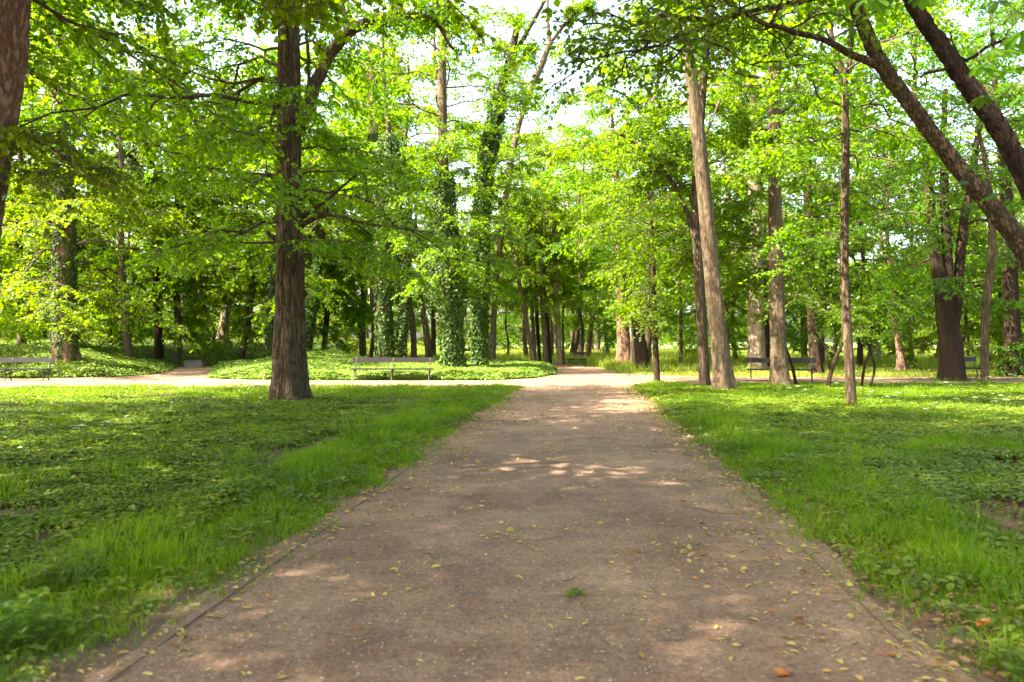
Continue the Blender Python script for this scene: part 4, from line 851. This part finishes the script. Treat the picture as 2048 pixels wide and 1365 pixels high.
M['brown'] = leafmat("brown_leaf", (.08, .045, .025), (.17, .095, .05), (.32, .2, .11), .1, (1.2, 1.0, .7), .7, .2)
def litter():
    rng = np.random.default_rng(24)
    # on the path: small yellow-green bracts and leaves, more of them along the edges
    x, y = frustum_pts(rng, 130000, 2.9, 27, .75); e = polydist(x, y, P_MAIN)
    pr = np.where(e > .0, .05+.6*np.exp(-e/.33)+.18*(vnoise(x, y, .8, 91) > .72), 0)*np.where(x > 1.0+.1*y*.9, 1.25, 1); pr = np.where((e <= 0) & (e > -.8), .5, pr); pr = np.where((e < -.8) & (x > 0), .12, pr)
    k = rng.uniform(0, 1, len(x)) < pr; x, y = x[k], y[k]; n = len(x)
    a = rng.uniform(0, 6.28, n); T = np.stack([np.cos(a), np.sin(a), rng.normal(0, .15, n)], -1); L = (.015+.045*rng.uniform(0, 1, n)**1.7)*(1+.035*y)
    N = np.array([0, 0, 1.])+rng.normal(0, .3, (n, 3)); mb = MB(); leaves(mb, np.stack([x, y, np.full(n, .014)], -1), T, N, L, L*rng.uniform(.3, .6, n), 'leaf')
    tag(link("leaf_litter", mb.mesh("leaf_litter", [M['litter']])), "small yellow and orange fallen leaves scattered over the path", "fallen leaves", kind="stuff")
    # brown litter lying between the plants of the lawns
    x, y = frustum_pts(rng, 70000, 2.9, 27, 1.0); e = edge_d(x, y); cl = vnoise(x, y, .9, 31)*.55+vnoise(x, y, 3.1, 32)*.45
    k = (e > .0) & (rng.uniform(0, 1, len(x)) < np.where(x > 0, np.where(cl > .52, .8, .15), np.where((x < -6) & (y > 21), .6, .06))); x, y = x[k], y[k]; n = len(x); a = rng.uniform(0, 6.28, n)
    T = np.stack([np.cos(a), np.sin(a), rng.normal(.1, .25, n)], -1); L = rng.uniform(.025, .06, n)*(1+.02*y)
    mb = MB(); leaves(mb, np.stack([x, y, rng.uniform(.01, .05, n)], -1), T, np.array([0, 0, 1.])+rng.normal(0, .4, (n, 3)), L, L*.6, 'leaf')
    tag(link("brown_leaf_litter", mb.mesh("brown_leaf_litter", [M['brown']])), "brown dead leaves lying between the plants of the lawns", "fallen leaves", kind="stuff")
    # pebbles
    x, y = frustum_pts(rng, 9000, 2.9, 14, 1.5); e = polydist(x, y, P_MAIN); k = e > .05; x, y = x[k], y[k]; n = len(x)
    ph = np.array([(math.cos(t), math.sin(t)) for t in np.arange(6)/6*2*math.pi]); r = rng.uniform(.003, .009, n)*(1+.9*(rng.uniform(0, 1, n) < .06)); a = rng.uniform(0, 6.28, n); el = rng.uniform(.6, 1, n)
    V = np.zeros((n, 13, 3)); ca, sa = np.cos(a)[:, None], np.sin(a)[:, None]
    for row, (s_, zz) in enumerate([(1, 0), (.7, .55)]):
        u = ph[None, :, 0]*r[:, None]*s_*rng.uniform(.85, 1.15, (n, 6)); v = ph[None, :, 1]*(r*el)[:, None]*s_
        V[:, row*6:row*6+6, 0] = u*ca-v*sa; V[:, row*6:row*6+6, 1] = u*sa+v*ca; V[:, row*6:row*6+6, 2] = (zz*r*.7)[:, None]
    V[:, 12, 2] = r*.62; V += np.stack([x, y, np.full(n, .003)], -1)[:, None]
    o = (np.arange(n)*13)[:, None]; mb = MB(); fs = np.concatenate([o+np.array([[j, (j+1) % 6, 6+(j+1) % 6, 6+j]]) for j in range(6)]); mb.add(V.reshape(-1, 3), fs, 0, True)
    mb.f.append((np.concatenate([o+np.array([[6+j, 6+(j+1) % 6, 12]]) for j in range(6)]), 0, True))
    tag(link("pebbles", mb.mesh("pebbles", [M['pebble']])), "small stones pressed into the near part of the path", "pebbles", kind="stuff")
    # a few curled brown-orange chestnut leaves
M['dry'] = leafmat("dry_leaf", (.34, .10, .02), (.42, .15, .035), (.5, .24, .08), .2, (1.2, 1.0, .6), .6, .2)
litter()
def dry_leaves():
    rng = np.random.default_rng(9)
    spots = [(1958, 1270, "orange five-fingered dead leaf lying in the grass at the lower right"), (1458, 1062, "rusty curled leaf on the right half of the path"), (1385, 1160, "small rusty leaf right of the green sprig on the path"),
             (545, 1118, "orange leaf at the left edge of the path, at the grass corner"), (392, 1125, "rusty leaf in the left lawn near the path edge"), (1655, 1290, "orange leaf on the lower right of the path"),
             (755, 1190, "small orange leaf left of centre on the near path"), (817, 1308, "brown leaf on the near path, lower left of the green sprig"), (1540, 1225, "brown leaf on the right of the near path beside a grey stone"),
             (1548, 1120, "orange leaf near the right path edge, under the grass"), (1575, 1358, "large orange-brown leaf cut by the bottom edge of the photo"), (1240, 943, "tiny rust red leaf in the middle distance of the path"),
             (570, 1265, "pale yellow leaf on the near left of the path"), (660, 1015, "buff dead leaf lying beside the left edging"), (1753, 1315, "orange leaf by the right edging at the bottom")]
    for i, (px, py, lab) in enumerate(spots):
        x, y = gnd(px, py); big = i in (0, 10); n = 5 if big or i % 3 == 0 else 2; mb = MB(); a = rng.uniform(0, 6.28)+(np.arange(n)-n/2)*.55
        T = np.stack([np.cos(a), np.sin(a), rng.uniform(-.1, .35, n)], -1); L = np.full(n, .07 if big else .038)*rng.uniform(.8, 1.1, n)
        leaves(mb, np.zeros((n, 3)), T, np.array([0, 0, 1.])+rng.normal(0, .4, (n, 3)), L, L*.42, 'leaf')
        o = link("dead_leaf", mb.mesh("dead_leaf", [M['dry'] if i != 12 else M['litter']]), None, (x, y, .02 if px < 1900 and px > 400 else .07)); tag(o, lab, "leaf", "single dead leaves on and beside the path")
dry_leaves()
def sprig():
    rng = np.random.default_rng(2); x, y = gnd(1152, 1196); rt = thing("leafy_sprig", (x, y, .01), "fresh green leafy sprig lying in the middle of the near path", "sprig"); mb = MB()
    n = 7; a = rng.uniform(0, 6.28, n); T = np.stack([np.cos(a), np.sin(a), rng.uniform(.05, .5, n)], -1)
    leaves(mb, np.stack([rng.uniform(-.03, .03, n), rng.uniform(-.02, .02, n), rng.uniform(.005, .02, n)], -1), T, np.array([0, 0, 1.])+rng.normal(0, .4, (n, 3)), .075, .06, 'leaf')
    link("leaves", mb.mesh("leaves", [M['elder']]), rt); mb = MB()
    tubes(mb, np.array([[0, 0, .01], [-.05, -.01, .006], [-.12, .0, .004], [-.17, -.015, .004]]), np.array([.002, .002, .0018, .0015]), 6, cap=True); link("stem", mb.mesh("stem", [M['twig']]), rt)
sprig()
for (pts, lab) in [([(1070, 1084), (1100, 1080), (1125, 1075)], "thin dry twig lying on the path above the green sprig"), ([(1125, 1165), (1140, 1163), (1150, 1157)], "short crooked twig just above the green sprig"),
                   ([(1362, 1016), (1400, 1020), (1430, 1028), (1490, 1030)], "long thin twig at the right side of the path in the middle distance"), ([(890, 1258), (915, 1266), (930, 1272)], "small brown twig on the near path left of the green sprig")]:
    Q = np.array([[*gnd(*p), .012] for p in pts]); c = Q[0].copy(); c[2] = 0; mb = MB(); Q2, r2 = resample(Q-c, np.linspace(.003, .0018, len(Q)), .02); Q2[:, :2] += np.random.default_rng(1).normal(0, .002, Q2[:, :2].shape); tubes(mb, Q2, r2, 6, cap=True)
    tag(link("twig", mb.mesh("twig", [M['twig']]), None, tuple(c)), lab, "twig", "twigs on the path")

# small plants that stand out
def umbel_proto():
    rng = np.random.default_rng(6); rt = thing("white_flower", (0, -500, 0), "x", "flower"); mb = MB()
    tubes(mb, np.array([[0, 0, 0], [.01, 0, .15], [.015, .01, .33]]), np.array([.003, .0025, .002]), 5); n = 9; a = np.arange(n)*2.4; r = .05*np.sqrt(np.arange(n)/n)
    tip = np.stack([.015+r*np.cos(a), .01+r*np.sin(a), .38-r*.25], -1); tubes(mb, np.stack([np.tile([.015, .01, .33], (n, 1)), tip], 1), np.full((n, 2), .0012), 3)
    link("stem", mb.mesh("stem", [M['stem']]), rt); mb = MB()
    for t in tip:
        m = 14; b = np.arange(m)*2.4; q = .019*np.sqrt(np.arange(m)/m); P = np.stack([t[0]+q*np.cos(b), t[1]+q*np.sin(b), np.full(m, t[2]+.003)-q*.2], -1)
        leaves(mb, P, np.stack([np.cos(b), np.sin(b), np.zeros(m)], -1), np.array([0, 0, 1.])+rng.normal(0, .2, (m, 3)), .0085, .0085, 'kite')
    link("flower_head", mb.mesh("flower_head", [M['white']]), rt); return rt
UM = umbel_proto()
rng = np.random.default_rng(77)
fl = [(1671, 768), (1597, 772), (1612, 776), (1717, 772), (1776, 786), (1793, 788), (1850, 756), (1858, 806), (1870, 812), (1875, 808), (1853, 811), (1893, 762), (1902, 765), (1960, 748), (1978, 752), (1936, 772), (1984, 780), (2000, 785), (2030, 748), (2041, 750), (2022, 752), (1996, 756),
      (1925, 776), (1910, 800), (1988, 800), (1845, 790), (1815, 776), (1580, 780), (1950, 790), (1730, 800), (2010, 800), (1740, 779), (150, 846), (166, 853), (210, 852)]
for i, (px, py) in enumerate(fl):
    Y = 1.15*F/(py-HOR) if py > 700 else 25; Y = min(max(Y, 8), 29); x = (px-1024)/F*Y
    lab, g = ("white umbel flower standing in the green carpet of the right lawn", "white umbel flowers on the right lawn") if px > 1000 else ("white umbel flower standing in the carpet of the left lawn", "white umbel flowers on the left lawn")
    s = rng.uniform(.85, 1.25)
    if i == 0: UM.location = (x, Y, 0); UM.scale = (s,)*3; UM["label"] = lab; UM["group"] = g
    else: copy_tree(UM, (x, Y, 0), rng.uniform(0, 6), s, lab, g)

def near_plants():
    rng = np.random.default_rng(8)
    # seedling with pale upright leaf and a flower spike, right foreground
    for px, py, lab, nl, L, kind in [(1990, 1100, "seedling with bright sunlit leaves in the near right lawn", 9, .12, 'rosette'), (1822, 1220, "single upright spoon-shaped leaf at the right path edge", 2, .13, 'up'),
                                     (290, 1235, "broad round leaved weed at the left edge of the path", 6, .10, 'rosette'), (60, 1290, "leafy bush of clover-like leaves in the lower left corner", 60, .06, 'bush'), (130, 1180, "low leafy weed clump in the near left lawn", 45, .055, 'bush')]:
        x, y = gnd(px, py); rt = thing("weed", (x, y, 0), lab, "plant"); mb = MB(); ms = MB()
        if kind == 'bush': h = rng.uniform(.05, .26, nl); rr = .2
        elif kind == 'up': h = np.full(nl, .06); rr = .01
        else: h = rng.uniform(.06, .14, nl); rr = .02
        a = rng.uniform(0, 6.28, nl); r = rr*np.sqrt(rng.uniform(0, 1, nl)); tip = np.stack([r*np.cos(a), r*np.sin(a), h], -1); root_ = tip*np.array([.3, .3, 0])
        tubes(ms, np.stack([root_, (root_+tip)/2+[0, 0, .01], tip], 1), np.full((nl, 3), .0018), 4)
        if kind == 'bush':
            for j in range(3):
                b = a+j*2.1; leaves(mb, tip, np.stack([np.cos(b), np.sin(b), rng.uniform(-.2, .3, nl)], -1), np.array([0, 0, 1.])+rng.normal(0, .25, (nl, 3)), L, L*.8, 'leaf')
        else:
            leaves(mb, tip, np.stack([np.cos(a), np.sin(a), np.full(nl, 3.0 if kind == 'up' else .2)], -1), np.stack([-np.cos(a), -np.sin(a)-.5, np.full(nl, .8)], -1), L, L*.5, 'leaf')
        link("stem", ms.mesh("stem", [M['stem']]), rt); link("leaves", mb.mesh("leaves", [M['elder']]), rt)
    x, y = gnd(1948, 1130); rt = thing("grass_spike", (x, y, 0), "tall pale seed spike standing above the near right lawn", "plant"); mb = MB(); tubes(mb, np.array([[0, 0, 0], [.01, 0, .2], [.03, 0, .36], [.035, 0, .42]]), np.array([.002, .0018, .0014, .001]), 5); link("stem", mb.mesh("stem", [M['stem']]), rt)
    mb = MB(); n = 40; z = rng.uniform(.33, .44, n); P = np.stack([.03+rng.normal(0, .004, n), rng.normal(0, .004, n), z], -1); leaves(mb, P, rng.normal(0, 1, (n, 3)), rng.normal(0, 1, (n, 3)), .012, .01, 'kite'); link("seed_head", mb.mesh("seed_head", [M['meadow']]), rt)
near_plants()

# ------------------------------------------------------------------ benches
def make_bench(L, nleg, loc, rz, label, wood='wood', iron='iron', group=None, arms=False):
    rt = thing("park_bench", loc, label, "bench", group, rz)
    mb = MB()
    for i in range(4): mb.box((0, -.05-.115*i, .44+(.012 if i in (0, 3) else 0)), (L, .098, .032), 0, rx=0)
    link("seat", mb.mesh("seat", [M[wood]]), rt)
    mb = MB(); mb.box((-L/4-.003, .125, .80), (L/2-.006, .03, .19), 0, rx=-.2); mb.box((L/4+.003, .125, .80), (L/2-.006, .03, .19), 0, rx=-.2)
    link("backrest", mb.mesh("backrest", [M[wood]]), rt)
    xs = np.linspace(-L/2+.16, L/2-.16, nleg)
    for x in xs:
        mb = MB()
        def bar(pts, r=.014): 
            Q, rr = resample(np.array([(x, a, b) for a, b in pts]), np.full(len(pts), r), .05); tubes(mb, Q, rr, 6, 0, cap=True)
        bar([(-.44, .41), (-.42, .32), (-.38, .2), (-.40, .08), (-.47, .0)], .024); bar([(.0, .41), (-.02, .32), (-.06, .2), (-.03, .08), (.06, .0)], .024)
        bar([(-.46, .41), (-.2, .415), (.02, .41)], .02); bar([(.0, .38), (.04, .5), (.085, .66), (.135, .88)], .019)
        bar([(-.385, .22), (-.33, .34), (-.21, .39), (-.1, .34), (-.06, .22)], .01)
        link("leg", mb.mesh("leg", [M[iron]]), rt)
        if arms and x in (xs[0], xs[-1]):
            mb = MB(); t = np.linspace(0, 2*math.pi, 17); Q = np.stack([np.full(17, x), -.30+.12*np.cos(t), .23+.17*np.sin(t)], -1); tubes(mb, Q, np.full(17, .012), 6); link("scroll", mb.mesh("scroll", [M[iron]]), rt)
    return rt
def bx(px, Y): return ((px-1024)/F*Y, Y, 0)
B = "park benches"
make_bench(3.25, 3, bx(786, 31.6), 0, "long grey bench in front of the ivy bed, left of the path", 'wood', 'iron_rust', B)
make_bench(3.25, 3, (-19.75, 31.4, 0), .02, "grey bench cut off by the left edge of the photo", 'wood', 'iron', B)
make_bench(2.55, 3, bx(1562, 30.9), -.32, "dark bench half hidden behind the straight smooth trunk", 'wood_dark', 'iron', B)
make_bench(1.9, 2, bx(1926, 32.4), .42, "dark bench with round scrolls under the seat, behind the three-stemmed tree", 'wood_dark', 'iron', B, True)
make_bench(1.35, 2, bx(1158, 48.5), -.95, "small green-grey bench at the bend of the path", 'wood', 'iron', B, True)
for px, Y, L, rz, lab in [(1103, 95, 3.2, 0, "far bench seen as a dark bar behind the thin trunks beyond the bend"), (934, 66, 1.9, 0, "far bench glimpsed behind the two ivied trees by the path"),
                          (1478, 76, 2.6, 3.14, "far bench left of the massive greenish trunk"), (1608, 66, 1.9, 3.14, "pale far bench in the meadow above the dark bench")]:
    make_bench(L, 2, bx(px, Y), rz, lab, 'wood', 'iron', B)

def box_plinth():
    x, y = (389-1024)/F*48.2, 48.2; z = float(terrain(x, y)); rt = thing("concrete_box", (x, y, 0), "low grey concrete box with a flat lid at the end of the dirt path", "box")
    mb = MB(); mb.box((0, 0, .15), (1.08, .45, .34), 0); link("base", mb.mesh("base", [M['concrete']]), rt); mb = MB(); mb.box((0, 0, .345), (1.16, .53, .05), 0); link("lid", mb.mesh("lid", [M['concrete']]), rt)
box_plinth()
